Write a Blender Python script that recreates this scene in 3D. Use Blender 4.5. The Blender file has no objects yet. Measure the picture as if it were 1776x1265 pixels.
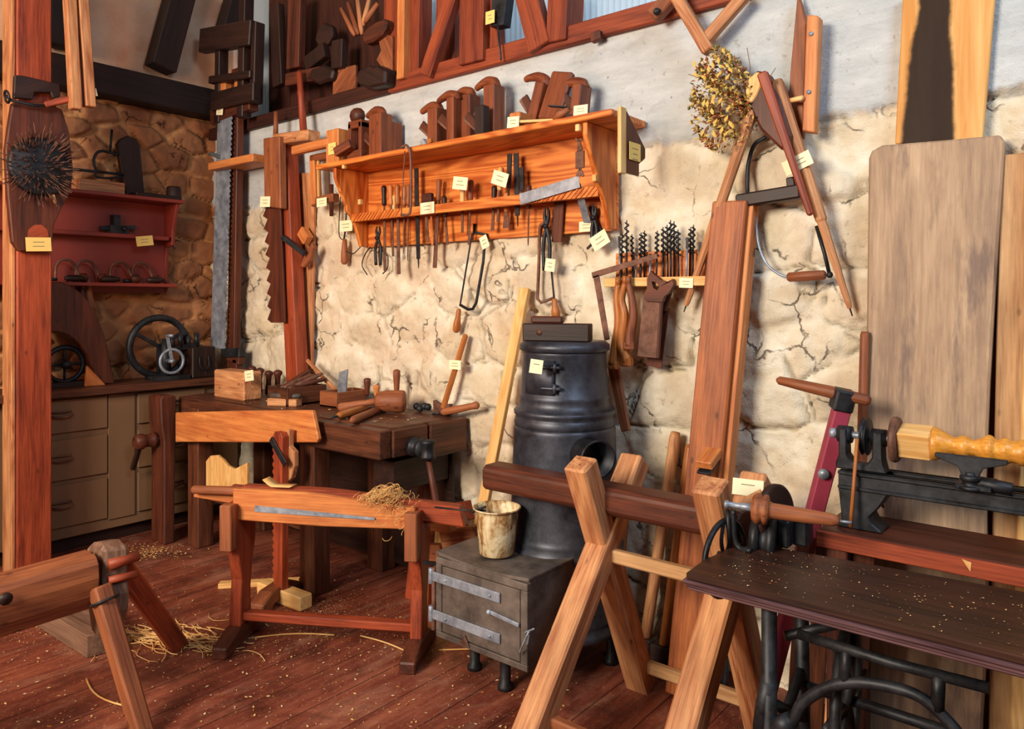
import bpy, math, random
import numpy as np
from mathutils import Vector, Matrix, Euler
random.seed(7)
SC = bpy.context.scene
COL = SC.collection
V = Vector
# ------------------------------------------------------------------ camera
FPX, PX0, PY0 = 1294.0, 888.0, 522.0
CAM = V((5.08, -2.80, 1.45))
TH = math.radians(39.4)
FW = V((-math.sin(TH), math.cos(TH), 0)); RT = V((math.cos(TH), math.sin(TH), 0)); UP = V((0, 0, 1))
cd = bpy.data.cameras.new('camera'); cam = bpy.data.objects.new('camera', cd); COL.objects.link(cam)
cam.matrix_world = Matrix((RT, UP, -FW)).transposed().to_4x4(); cam.location = CAM
cd.sensor_fit = 'HORIZONTAL'; cd.sensor_width = 36.0; cd.lens = 36.0 * FPX / 1776.0
cd.shift_y = (PY0 - 632.5) / 1776.0; cd.clip_start = 0.05
SC.camera = cam
# ------------------------------------------------------------------ world, lamps, exposure
wd = bpy.data.worlds.new('world'); SC.world = wd; wd.use_nodes = True
bg = wd.node_tree.nodes['Background']; bg.inputs[0].default_value = (1.0, 0.80, 0.66, 1); bg.inputs[1].default_value = 0.09
def lamp(name, kind, loc, to, energy, color, size=1.0, spot=None, blend=.6):
    d = bpy.data.lights.new(name, kind); d.energy = energy; d.color = color
    if kind == 'AREA': d.shape = 'SQUARE'; d.size = size
    elif kind == 'SPOT': d.spot_size = math.radians(spot); d.spot_blend = blend; d.shadow_soft_size = size
    else: d.shadow_soft_size = size
    o = bpy.data.objects.new(name, d); COL.objects.link(o); o.location = loc
    o.rotation_euler = (V(to) - V(loc)).to_track_quat('-Z', 'Y').to_euler()
    return o
lamp('studio_lamp', 'AREA', (3.2, -5.4, 2.8), (3.5, 0, .9), 345, (1.0, 0.88, 0.72), 1.5)
lamp('window_daylight', 'AREA', (6.6, -2.0, 3.9), (4.6, 0, 2.5), 85, (0.62, 0.80, 1.0), 1.2)
lamp('window_side_light', 'AREA', (.7, -4.6, 2.3), (1.3, -.3, 1.0), 40, (1.0, 0.58, 0.34), .9)
lamp('gable_fill', 'AREA', (2.6, -3.0, 2.1), (0, -.9, 2.6), 22, (1.0, 0.60, 0.38), .4)  # added warm fill to brighten the gable plaster, not a lamp of the room
lamp('loft_daylight', 'AREA', (3.6, 1.9, 4.2), (3.6, 0.2, 2.9), 170, (0.74, 0.87, 1.0), 2.0)
SC.view_settings.view_transform = 'Standard'; SC.view_settings.look = 'None'
SC.view_settings.gamma = 1.0; SC.view_settings.use_curve_mapping = False
SC.view_settings.exposure = 0.0
# ------------------------------------------------------------------ measuring: a pixel of the photo and a real plane give a place in the room
def ray(px, py): return FW + RT * ((px - PX0) / FPX) + UP * ((PY0 - py) / FPX)
def w(px, py, o=.03):                                    # on a plane o metres in front of the long stone wall
    r = ray(px, py); return CAM + r * ((-o - CAM.y) / r.y)
def wl(px, py, o=.03):                                   # the same for the left wall
    r = ray(px, py); return CAM + r * ((o - CAM.x) / r.x)
def fl(px, py, z=0.0):                                   # at height z
    r = ray(px, py); return CAM + r * ((z - CAM.z) / r.z)
def at(px, py, d): return CAM + ray(px, py) * d
def onp(px, py, p, n):
    r = ray(px, py); n = V(n); return CAM + r * ((V(p) - CAM).dot(n) / r.dot(n))
X, Y, Z = V((1, 0, 0)), V((0, 1, 0)), V((0, 0, 1))
# ------------------------------------------------------------------ mesh builder
WLOC = {}
def frame(a, n):
    a = a.normalized(); n = n - a * n.dot(a)
    if n.length < 1e-6: n = a.orthogonal()
    n.normalize(); return a, n.cross(a).normalized(), n
class MB:
    def __init__(s): s.v = []; s.f = []; s.g = []; s.sm = []; s.mi = []; s.m = 0; s.M = None
    def add(s, vs, fs, fr, smooth=False):
        o, a, b, c = fr; k = len(s.v); off = V((random.uniform(0, 9), random.uniform(0, 9), random.uniform(0, 9)))
        for p in vs:
            d = p - o; s.g.append(V((d.dot(a), d.dot(b), d.dot(c))) + off)
            s.v.append(s.M @ p if s.M is not None else V(p))
        for f in fs: s.f.append([i + k for i in f]); s.sm.append(smooth); s.mi.append(s.m)
        return s
    def bar(s, p0, p1, wd, h, n=None, w2=None, h2=None, roll=0):
        p0, p1 = V(p0), V(p1); a, b, c = frame(p1 - p0, V(n) if n is not None else -Y)
        if roll: q = Matrix.Rotation(roll, 3, a); b = q @ b; c = q @ c
        w2 = wd if w2 is None else w2; h2 = h if h2 is None else h2
        vs = [p0 + b * (wd * i / 2) + c * (h * j / 2) for i, j in ((-1, -1), (1, -1), (1, 1), (-1, 1))]
        vs += [p1 + b * (w2 * i / 2) + c * (h2 * j / 2) for i, j in ((-1, -1), (1, -1), (1, 1), (-1, 1))]
        return s.add(vs, [[3, 2, 1, 0], [4, 5, 6, 7], [0, 1, 5, 4], [1, 2, 6, 5], [2, 3, 7, 6], [3, 0, 4, 7]], (p0, a, b, c))
    def box(s, lo, hi, g=None):
        lo, hi = V(lo), V(hi); d = hi - lo; ax = max(range(3), key=lambda i: d[i]) if g is None else g
        vs = [V((x, y, z)) for z in (lo.z, hi.z) for y in (lo.y, hi.y) for x in (lo.x, hi.x)]
        e = [X, Y, Z]; fr = (lo, e[ax], e[(ax + 1) % 3], e[(ax + 2) % 3])
        return s.add(vs, [[0, 2, 3, 1], [4, 5, 7, 6], [0, 1, 5, 4], [2, 6, 7, 3], [0, 4, 6, 2], [1, 3, 7, 5]], fr)
    def prism(s, pts, ext, g=None, scale2=1.0):
        pts = [V(p) for p in pts]; ext = V(ext); n = len(pts)
        nn = V((0, 0, 0)); c = sum(pts, V((0, 0, 0))) / n
        for i in range(n): nn += (pts[i] - c).cross(pts[(i + 1) % n] - c)
        if nn.dot(ext) > 0: pts = pts[::-1]
        vs = pts + [c + (p - c) * scale2 + ext for p in pts]
        fs = [list(range(n)), [2 * n - 1 - i for i in range(n)]] + [[i, i + n, (i + 1) % n + n, (i + 1) % n] for i in range(n)]
        if g is None:
            i, j = max(((i, j) for i in range(n) for j in range(i)), key=lambda q: (pts[q[0]] - pts[q[1]]).length); g = pts[i] - pts[j]
        a, b, cc = frame(V(g), ext)
        return s.add(vs, fs, (c, a, b, cc))
    def tube(s, path, r, seg=8, closed=False, flat=None):
        path = [V(p) for p in path]; n = len(path); rs = r if isinstance(r, (list, tuple)) else [r] * n
        vs = []; nrm = None
        for i, p in enumerate(path):
            if closed: t = path[(i + 1) % n] - path[i - 1]
            else: t = path[min(i + 1, n - 1)] - path[max(i - 1, 0)]
            t.normalize(); nrm = t.orthogonal() if nrm is None else nrm - t * nrm.dot(t)
            nrm.normalize(); b = t.cross(nrm)
            for k in range(seg):
                q = 2 * math.pi * k / seg; vs.append(p + (nrm * math.cos(q) + b * math.sin(q)) * rs[i])
        fs = []
        for i in range(n if closed else n - 1):
            for k in range(seg):
                j = (i + 1) % n; fs.append([i * seg + k, i * seg + (k + 1) % seg, j * seg + (k + 1) % seg, j * seg + k])
        if not closed: fs += [list(range(seg))[::-1], [(n - 1) * seg + k for k in range(seg)]]
        a, b, c = frame(path[-1] - path[0] if (path[-1] - path[0]).length > 1e-5 else X, Z)
        return s.add(vs, fs, (path[0], a, b, c), True)
    def lathe(s, p0, p1, prof, seg=24, smooth=True):
        """prof: (t, r): t along p0->p1 as a fraction"""
        p0, p1 = V(p0), V(p1); a, b, c = frame(p1 - p0, Z if abs((p1 - p0).normalized().z) < .9 else X); vs = []; n = len(prof)
        for t, r in prof:
            p = p0 + (p1 - p0) * t
            for k in range(seg):
                q = 2 * math.pi * k / seg; vs.append(p + (b * math.cos(q) + c * math.sin(q)) * max(r, 1e-4))
        fs = [[i * seg + k, i * seg + (k + 1) % seg, (i + 1) * seg + (k + 1) % seg, (i + 1) * seg + k] for i in range(n - 1) for k in range(seg)]
        fs += [list(range(seg))[::-1], [(n - 1) * seg + k for k in range(seg)]]
        return s.add(vs, fs, (p0, a, b, c), smooth)
    def cyl(s, p0, p1, r, r2=None, seg=16): return s.lathe(p0, p1, [(0, r), (1, r if r2 is None else r2)], seg)
    def ring(s, c, axis, R, r, seg=28, rs=8, a0=0, a1=None):
        ax, b, n = frame(V(axis), Z if abs(V(axis).normalized().z) < .9 else X); c = V(c)
        if a1 is None: return s.tube([c + (b * math.cos(2 * math.pi * k / seg) + n * math.sin(2 * math.pi * k / seg)) * R for k in range(seg)], r, rs, True)
        return s.tube([c + (b * math.cos(a0 + (a1 - a0) * k / seg) + n * math.sin(a0 + (a1 - a0) * k / seg)) * R for k in range(seg + 1)], r, rs)
    def sphere(s, c, r, seg=12, sc=(1, 1, 1)):
        c = V(c); vs = []; n = seg // 2
        for i in range(n + 1):
            ph = math.pi * i / n
            for k in range(seg):
                q = 2 * math.pi * k / seg; vs.append(c + V((r * sc[0] * math.sin(ph) * math.cos(q), r * sc[1] * math.sin(ph) * math.sin(q), r * sc[2] * math.cos(ph))))
        fs = [[i * seg + k, (i + 1) * seg + k, (i + 1) * seg + (k + 1) % seg, i * seg + (k + 1) % seg] for i in range(n) for k in range(seg)]
        return s.add(vs, fs, (c, X, Y, Z), True)
    def build(s, name, mat, parent=None, bev=.0022, loc=None):
        me = bpy.data.meshes.new(name)
        if parent is not None: o0 = WLOC[parent]
        elif loc is not None: o0 = V(loc)
        else:
            xs = [p.x for p in s.v]; ys = [p.y for p in s.v]; zs = [p.z for p in s.v]
            o0 = V(((min(xs) + max(xs)) / 2, (min(ys) + max(ys)) / 2, min(zs)))
        me.from_pydata([tuple(p - o0) for p in s.v], [], s.f)
        for m in (mat if isinstance(mat, (list, tuple)) else [mat]): me.materials.append(m)
        at_ = me.attributes.new('gr', 'FLOAT_VECTOR', 'POINT'); at_.data.foreach_set('vector', [q for p in s.g for q in p])
        me.polygons.foreach_set('use_smooth', s.sm); me.polygons.foreach_set('material_index', s.mi)
        me.validate(); me.update()
        ob = bpy.data.objects.new(name, me); COL.objects.link(ob)
        if parent is not None: ob.parent = parent
        else: ob.location = o0
        WLOC[ob] = o0
        if bev:
            m = ob.modifiers.new('bevel', 'BEVEL'); m.width = bev; m.segments = 1; m.limit_method = 'ANGLE'; m.angle_limit = math.radians(50)
        return ob
def tagp(o, label, cat, group=None, kind=None):
    if label: o['label'] = label
    if cat: o['category'] = cat
    if group: o['group'] = group
    if kind: o['kind'] = kind
    return o
def thing(name, label, cat, loc, group=None):
    o = bpy.data.objects.new(name, None); COL.objects.link(o); o.location = V(loc); o.empty_display_size = .05; WLOC[o] = V(loc)
    return tagp(o, label, cat, group)
def one(mb, name, mat, label, cat, group=None, bev=.0022): return tagp(mb.build(name, mat, None, bev), label, cat, group)
def struct(mb, name, mat, bev=.002):
    o = mb.build(name, mat, None, bev); o['kind'] = 'structure'; return o
# ------------------------------------------------------------------ materials
def lin(h):
    h = h.lstrip('#'); c = [int(h[i:i + 2], 16) / 255 for i in (0, 2, 4)]
    return tuple(x / 12.92 if x <= .04045 else ((x + .055) / 1.055) ** 2.4 for x in c) + (1,)
class NT:
    def __init__(s, name):
        s.mat = bpy.data.materials.new(name); s.mat.use_nodes = True; s.t = s.mat.node_tree; s.b = s.t.nodes['Principled BSDF']
    def n(s, typ, **kw):
        q = s.t.nodes.new('ShaderNode' + typ)
        for k, v in kw.items():
            if isinstance(k, str) and hasattr(q, k): setattr(q, k, v)
        return q
    def L(s, a, b): s.t.links.new(a, b)
    def noise(s, vec, scale, detail=4, rough=.6, dist=0.0):
        q = s.n('TexNoise'); q.inputs['Scale'].default_value = scale; q.inputs['Detail'].default_value = detail
        q.inputs['Roughness'].default_value = rough; q.inputs['Distortion'].default_value = dist
        if vec is not None: s.L(vec, q.inputs['Vector'])
        return q.outputs['Fac']
    def mp(s, vec, sc):
        q = s.n('Mapping'); q.inputs['Scale'].default_value = sc; s.L(vec, q.inputs['Vector']); return q.outputs[0]
    def math(s, op, a, b=None, clamp=False):
        q = s.n('Math'); q.operation = op; q.use_clamp = clamp
        for i, x in enumerate((a, b)):
            if x is None: continue
            if isinstance(x, (int, float)): q.inputs[i].default_value = x
            else: s.L(x, q.inputs[i])
        return q.outputs[0]
    def ramp(s, fac, stops):
        q = s.n('ValToRGB'); e = q.color_ramp.elements
        while len(e) < len(stops): e.new(.5)
        for el, (p, c) in zip(e, stops): el.position = p; el.color = c if isinstance(c, tuple) else lin(c)
        s.L(fac, q.inputs[0]); return q.outputs[0]
    def mix(s, fac, a, b, typ='MIX'):
        q = s.n('Mix'); q.data_type = 'RGBA'; q.blend_type = typ
        for i, x in ((0, fac), (6, a), (7, b)):
            if isinstance(x, (int, float)): q.inputs[i].default_value = x
            elif isinstance(x, tuple): q.inputs[i].default_value = x
            elif isinstance(x, str): q.inputs[i].default_value = lin(x)
            else: s.L(x, q.inputs[i])
        return q.outputs[2]
    def bump(s, h, st=.3, d=.003):
        q = s.n('Bump'); q.inputs['Strength'].default_value = st; q.inputs['Distance'].default_value = d; s.L(h, q.inputs['Height']); s.L(q.outputs[0], s.b.inputs['Normal'])
    def attr(s, name): q = s.n('Attribute'); q.attribute_name = name; return q
    def obj(s): return s.n('TexCoord').outputs['Object']
    def set(s, col=None, rough=None, metal=None, spec=None):
        for k, v in (('Base Color', col), ('Roughness', rough), ('Metallic', metal), ('Specular IOR Level', spec)):
            if v is None: continue
            if isinstance(v, (int, float)): s.b.inputs[k].default_value = v
            elif isinstance(v, str): s.b.inputs[k].default_value = lin(v)
            elif isinstance(v, tuple): s.b.inputs[k].default_value = v
            else: s.L(v, s.b.inputs[k])
        return s.mat
def wood(name, c1, c2, k=1.0, rough=.55, ring=0.0, dirt=.25, spec=.35):
    m = NT(name); g = m.attr('gr').outputs['Vector']
    n1 = m.noise(m.mp(g, (1.6 * k, 20 * k, 20 * k)), 1, 5, .6, .5)
    n2 = m.noise(m.mp(g, (5 * k, 150 * k, 150 * k)), 1, 3, .6)
    fac = m.math('ADD', m.math('MULTIPLY', n1, .6), m.math('MULTIPLY', n2, .4))
    if ring:
        n3 = m.noise(m.mp(g, (.9 * k, 7 * k, 7 * k)), 1, 1.5, .5, .3)
        s = m.math('MULTIPLY_ADD', m.math('SINE', m.math('MULTIPLY', n3, 75)), .5); m.t.nodes[-1].inputs[2].default_value = .5
        fac = m.math('ADD', m.math('MULTIPLY', fac, 1 - ring * .5), m.math('MULTIPLY', s, ring * .5))
    c = m.ramp(fac, [(.36, c1), (.64, c2)])
    d = m.noise(m.mp(g, (3, 9, 9)), 1.5, 6, .7)
    pk = m.n('TexVoronoi'); pk.inputs['Scale'].default_value = 13; m.L(m.mp(g, (.5, 1, 1)), pk.inputs['Vector'])
    c = m.mix(m.math('MULTIPLY', m.ramp(pk.outputs['Distance'], [(.05, (1, 1, 1, 1)), (.11, (0, 0, 0, 1))]), min(.6, dirt * 2)), c, (0.02, .01, .006, 1))
    c = m.mix(m.math('MULTIPLY', m.ramp(d, [(.45, (0, 0, 0, 1)), (.68, (1, 1, 1, 1))]), dirt * 1.35), c, m.mix(.65, c, (0.012, .006, .004, 1)))
    m.bump(fac, .35, .0025)
    return m.set(c, rough, 0, spec)
def metal(name, c1, c2, rough=.45, met=.85, sc=14, spec=.5, bump=.15):
    m = NT(name); n = m.noise(m.obj(), sc, 6, .7)
    m.bump(n, bump, .002); r = m.math('MULTIPLY_ADD', n, .35); m.t.nodes[-1].inputs[2].default_value = rough - .15
    return m.set(m.ramp(n, [(.35, c1), (.66, c2)]), r, met, spec)
def plain(name, c, rough=.7, var=.12, sc=20, met=0.0):
    m = NT(name); n = m.noise(m.obj(), sc, 5, .65)
    return m.set(m.mix(m.math('MULTIPLY', n, var * 2), c, m.mix(.5, c, (0.02, .012, .008, 1))), rough, met)
M = {}
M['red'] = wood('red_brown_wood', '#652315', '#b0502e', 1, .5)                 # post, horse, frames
M['redlit'] = wood('orange_brown_wood', '#a8562c', '#dc9050', 1, .5)  # orange wood; also stands for the lit edges of jointer and stud
M['pine'] = wood('varnished_pine', '#a84c1a', '#e48c42', 1, .42, .38, .10)
M['pale'] = wood('pale_softwood', '#cf9650', '#f0c888', 1, .55, .2, .1)
M['saw'] = wood('sawhorse_timber', '#924e2e', '#d89e6c', 1.1, .6, .15, .3)
M['mid'] = wood('mid_brown_wood', '#6a3520', '#a4623c', 1, .55, 0, .3)
M['dark'] = wood('dark_brown_wood', '#341710', '#6a3522', 1, .5, 0, .35)
M['black'] = wood('blackened_wood', '#160b09', '#37201a', 1, .5, 0, .3)
M['bench'] = wood('old_bench_wood', '#2e1710', '#6e3f2a', 1, .45, 0, .4)
M['loft'] = wood('shaded_loft_wood', '#1c0c09', '#4c2318', 1, .6, 0, .3)  # dark loft wood, deepened further to stand for the shade up there
M['shed'] = wood('timber_frame_wood', '#5e2013', '#a04a28', 1, .6, 0, .25)
M['beam'] = wood('smoked_beam', '#120a09', '#2c1713', .8, .7, 0, .3)
M['horn'] = wood('plane_beech', '#57261a', '#96512f', 1.2, .42, 0, .3)
M['hand'] = wood('tool_handle_wood', '#8a4520', '#c9803f', 1.4, .4, 0, .25)
M['jointer'] = wood('jointer_beech', '#74361c', '#c0713f', 1, .5, 0, .3)
M['grey'] = wood('weathered_wood', '#55382a', '#8c6c58', 1, .65, 0, .3)
M['tan'] = wood('tan_plank_wood', '#9c7048', '#cfa272', 1, .6, .2, .2)
M['honey'] = wood('honey_turned_wood', '#b8701f', '#e8a648', 1, .35, 0, .05)
M['edge'] = wood('edge_wood_sheen', '#3a2428', '#7c5c60', 1, .3, 0, .2)  # mauve lift in the colour imitates sheen on the table edge
M['cab'] = plain('drab_paint', '#7a5a3e', .55, .2, 9)
M['redpaint'] = plain('oxide_red_paint', '#8a2f22', .55, .25, 9)
M['iron'] = metal('black_iron', '#17181b', '#3c3d42', .48, .6)
M['stove'] = metal('stove_iron', '#282a31', '#4c4f5b', .40, .5, 9, .5, .08)
M['steel'] = metal('dull_steel', '#6e7684', '#a8b0be', .42, .4)
M['rust'] = metal('rusty_steel', '#4a2a20', '#8a6250', .6, .4)
M['sheet'] = metal('rusted_sheet_iron', '#48403c', '#80746c', .55, .45, 7, .4, .1)
M['paper'] = plain('card_paper', '#f6ecc4', .8, .06, 60)
M['yellow'] = plain('yellowed_card', '#f0cf78', .8, .06, 60)
M['ink'] = plain('faded_ink', '#8d8064', .8, .05)
M['burg'] = plain('burgundy_paint', '#a23a52', .5, .25, 16)
# ================================================================== the room
def vnoise(x, y, seed, octs=4, gain=.5):
    r = np.random.RandomState(seed); tot = np.zeros_like(x); amp = 1.0; s = 0
    for o in range(octs):
        T = r.rand(257, 257); xi = np.floor(x).astype(int); yi = np.floor(y).astype(int); fx = x - xi; fy = y - yi
        fx = fx * fx * (3 - 2 * fx); fy = fy * fy * (3 - 2 * fy); a = T[xi % 256, yi % 256]; b = T[(xi + 1) % 256, yi % 256]
        c = T[xi % 256, (yi + 1) % 256]; d = T[(xi + 1) % 256, (yi + 1) % 256]
        tot += amp * ((a * (1 - fx) + b * fx) * (1 - fy) + (c * (1 - fx) + d * fx) * fy); s += amp; amp *= gain; x = x * 2.03 + 7; y = y * 2.03 + 3
    return tot / s
def smooth(a, b, x): t = np.clip((x - a) / (b - a), 0, 1); return t * t * (3 - 2 * t)
def stonewall(name, org, u, wid, hgt, nrm, seed, mat, cell=(.36, .23), res=.0095, band=99, relief=.03, flood=.5, rough=1.0):
    nu, nv = int(wid / res), int(hgt / res); U, W = np.meshgrid(np.linspace(0, wid, nu), np.linspace(0, hgt, nv))
    rs = np.random.RandomState(seed)
    gx = U / cell[0] + .35 * (vnoise(U * 3, W * 3, seed + 1) - .5); gy = W / cell[1] + .45 * (vnoise(U * 3, W * 3, seed + 2) - .5)
    JX, JY, ID, AMP = (rs.rand(90, 90) for _ in range(4))
    row = np.floor(gy).astype(int); f1 = np.full(U.shape, 9.); f2 = np.full(U.shape, 9.); sid = np.zeros(U.shape); amp = np.zeros(U.shape); dy1 = np.zeros(U.shape)
    for dj in (-1, 0, 1):
        rj = row + dj; sh = .5 * (rj % 2); ci = np.floor(gx - sh).astype(int)
        for di in (-2, -1, 0, 1, 2):
            cj = ci + di; a, b = cj % 90, rj % 90
            ddx = gx - (cj + sh + .5 + .7 * (JX[a, b] - .5)); ddy = gy - (rj + .5 + .6 * (JY[a, b] - .5)); d = np.sqrt(ddx ** 2 + ddy ** 2)
            m = d < f1; f2 = np.where(m, f1, np.minimum(f2, d)); sid = np.where(m, ID[a, b], sid); amp = np.where(m, AMP[a, b], amp); dy1 = np.where(m, ddy, dy1); f1 = np.where(m, d, f1)
    n4 = vnoise(U * 5, W * 5, seed + 9, 5, .62); e = f2 - f1; n1 = vnoise(U * 9, W * 9, seed + 3); n2 = vnoise(U * 30, W * 30, seed + 4, 3); n3 = vnoise(U * 2.2, W * 2.2, seed + 5)
    k = flood * (.5 + .9 * (1 - amp)) * (.6 + .8 * n3)
    stone = smooth(.10 * k + .02, .34 * k + .22, e + .34 * (n1 - .5) + .22 * (n4 - .5))
    h = relief * stone * (.35 + .75 * amp) * (1 - .25 * f1) + rough * (.03 * (n4 - .5) + .020 * (n1 - .5) + .012 * (n2 - .5)) + .02 * (n3 - .5)
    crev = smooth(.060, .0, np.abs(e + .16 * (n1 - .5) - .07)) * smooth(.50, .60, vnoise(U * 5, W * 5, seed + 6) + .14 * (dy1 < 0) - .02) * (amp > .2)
    h = h - .024 * crev
    BW = W + .14 * (n4 - .5) + .05 * (n1 - .5); B = smooth(band - .02, band + .015, BW); h = h * (1 - B) + B * (.014 + .003 * n1 + .006 * (n4 - .5)); bc = smooth(.016, .0, np.abs(BW - band + .01)) * smooth(.42, .52, vnoise(U * 6, W * 2, seed + 12)); h = h - .016 * bc
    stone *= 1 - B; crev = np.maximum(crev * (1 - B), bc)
    u, nrm, org = V(u), V(nrm), V(org); P = np.empty(U.shape + (3,))
    for i in range(3): P[..., i] = org[i] + u[i] * U + (W if i == 2 else 0) + nrm[i] * h
    idx = np.arange(nu * nv).reshape(nv, nu); q = np.stack([idx[:-1, :-1], idx[:-1, 1:], idx[1:, 1:], idx[1:, :-1]], -1).reshape(-1, 4)
    if u.cross(Z).dot(nrm) < 0: q = q[:, ::-1]
    me = bpy.data.meshes.new(name); me.vertices.add(nu * nv); me.vertices.foreach_set('co', P.ravel())
    me.loops.add(q.size); me.loops.foreach_set('vertex_index', q.ravel().astype(np.int32)); me.polygons.add(len(q))
    me.polygons.foreach_set('loop_start', np.arange(0, q.size, 4, dtype=np.int32)); me.polygons.foreach_set('use_smooth', np.ones(len(q), bool))
    me.update(calc_edges=True)
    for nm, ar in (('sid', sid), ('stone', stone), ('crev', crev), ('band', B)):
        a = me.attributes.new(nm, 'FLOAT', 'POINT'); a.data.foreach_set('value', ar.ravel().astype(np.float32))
    me.materials.append(mat); o = bpy.data.objects.new(name, me); COL.objects.link(o); o['kind'] = 'structure'; return o
def wallmat(name, mort, mort2, stones, crevc, concrete, stf=.6, stain='#c39a78'):
    m = NT(name); P = m.obj(); n1 = m.noise(P, 5, 6, .65); n2 = m.noise(P, 60, 5, .7)
    mo = m.ramp(n1, [(.35, mort), (.65, mort2)]); st = m.ramp(m.attr('sid').outputs['Fac'], [(i / (len(stones) - 1), c) for i, c in enumerate(stones)])
    st = m.mix(m.math('MULTIPLY', n1, .5), st, mort); st = m.mix(m.math('MULTIPLY', m.ramp(n2, [(.5, (0, 0, 0, 1)), (.7, (1, 1, 1, 1))]), .35), st, m.mix(.6, st, (.02, .015, .012, 1)))
    c = m.mix(m.math('MULTIPLY', m.attr('stone').outputs['Fac'], stf), mo, st); c = m.mix(m.math('MULTIPLY', m.ramp(m.noise(P, 1.6, 5, .7, .4), [(.5, (0, 0, 0, 1)), (.66, (1, 1, 1, 1))]), .45), c, stain)
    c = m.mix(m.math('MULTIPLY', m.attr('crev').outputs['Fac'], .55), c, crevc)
    b = m.ramp(m.noise(m.mp(P, (1, 1, 4)), 3, 6, .7), [(.3, concrete[0]), (.7, concrete[1])])
    vo = m.n('TexVoronoi'); vo.inputs['Scale'].default_value = 9; m.L(P, vo.inputs['Vector'])
    pit = m.ramp(vo.outputs['Distance'], [(.03, (1, 1, 1, 1)), (.06, (0, 0, 0, 1))]); b = m.mix(m.math('MULTIPLY', pit, .6), b, '#5a544c')
    c = m.mix(m.attr('band').outputs['Fac'], c, b)
    ve = m.n('TexVoronoi'); ve.feature = 'DISTANCE_TO_EDGE'; ve.inputs['Scale'].default_value = 5.2; wv = m.n('VectorMath'); wv.operation = 'ADD'; nz = m.n('TexNoise'); nz.inputs['Scale'].default_value = 7; nz.inputs['Detail'].default_value = 5; m.L(P, nz.inputs['Vector']); ms = m.n('VectorMath'); ms.operation = 'SCALE'; ms.inputs['Scale'].default_value = .22; m.L(nz.outputs['Color'], ms.inputs[0]); m.L(P, wv.inputs[0]); m.L(ms.outputs[0], wv.inputs[1]); m.L(wv.outputs[0], ve.inputs['Vector'])
    ck = m.math('MULTIPLY', m.ramp(ve.outputs['Distance'], [(.012, (1, 1, 1, 1)), (.032, (0, 0, 0, 1))]), m.ramp(m.noise(P, 4.2, 4, .6), [(.52, (0, 0, 0, 1)), (.6, (1, 1, 1, 1))])); ck = m.math('MULTIPLY', ck, m.math('SUBTRACT', 1.0, m.math('MULTIPLY', m.attr('band').outputs['Fac'], .85)))
    c = m.mix(m.math('MULTIPLY', ck, .8), c, crevc); fk = m.ramp(m.noise(P, 34, 4, .6), [(.63, (0, 0, 0, 1)), (.72, (1, 1, 1, 1))]); c = m.mix(m.math('MULTIPLY', fk, .4), c, '#7d5c42')
    n2 = m.math('SUBTRACT', n2, m.math('MULTIPLY', ck, 2.0))
    m.bump(m.math('ADD', m.math('ADD', m.math('MULTIPLY', n2, .8), m.noise(P, 180, 3, .7)), m.math('MULTIPLY', m.noise(P, 22, 6, .75), 1.6)), .6, .006)
    return m.set(c, .88, 0, .2)
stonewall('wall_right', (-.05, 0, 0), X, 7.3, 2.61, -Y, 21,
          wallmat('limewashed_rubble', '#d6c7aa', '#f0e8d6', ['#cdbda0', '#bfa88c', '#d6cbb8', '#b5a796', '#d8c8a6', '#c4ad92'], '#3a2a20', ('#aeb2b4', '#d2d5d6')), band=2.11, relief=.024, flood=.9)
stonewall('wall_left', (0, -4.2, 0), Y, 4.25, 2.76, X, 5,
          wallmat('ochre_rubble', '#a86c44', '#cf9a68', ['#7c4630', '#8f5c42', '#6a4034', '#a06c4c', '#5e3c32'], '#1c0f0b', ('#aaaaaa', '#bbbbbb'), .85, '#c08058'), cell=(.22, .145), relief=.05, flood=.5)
# floor: dark stained boards running towards the long wall
m = NT('stained_floor_boards'); P = m.obj()
gr = m.noise(m.mp(P, (14, 1.4, 1)), 2.2, 6, .65); big = m.noise(P, 1.7, 5, .6); fine = m.noise(P, 70, 4, .7)
sx = m.n('SeparateXYZ'); m.L(P, sx.inputs[0]); fr = m.math('FRACT', m.math('DIVIDE', sx.outputs[0], .19)); gap = m.math('LESS_THAN', fr, .03)
c = m.ramp(m.math('ADD', m.math('MULTIPLY', gr, .55), m.math('MULTIPLY', big, .5)), [(.36, '#471e15'), (.52, '#743728'), (.68, '#96553f')])
c = m.mix(m.math('MULTIPLY', m.ramp(fine, [(.56, (0, 0, 0, 1)), (.70, (1, 1, 1, 1))]), .35), c, '#b98a68')
dust = m.noise(m.mp(P, (3, 1, 1)), 2.4, 6, .75, .6); c = m.mix(m.math('MULTIPLY', m.ramp(dust, [(.52, (0, 0, 0, 1)), (.72, (1, 1, 1, 1))]), .5), c, '#ad8068'); dk = m.noise(P, 3.1, 5, .65, .4); c = m.mix(m.math('MULTIPLY', m.ramp(dk, [(.5, (0, 0, 0, 1)), (.66, (1, 1, 1, 1))]), .6), c, '#2c130d')
c = m.mix(m.math('MULTIPLY', gap, .7), c, '#160806'); m.bump(m.math('SUBTRACT', m.math('MULTIPLY', gr, .4), gap), .4, .004)
m.set(c, .52, 0, .4)
b = MB(); b.box((-.1, -5.2, -.12), (7.3, .06, 0)); struct(b, 'floor', m.mat, 0)
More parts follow.
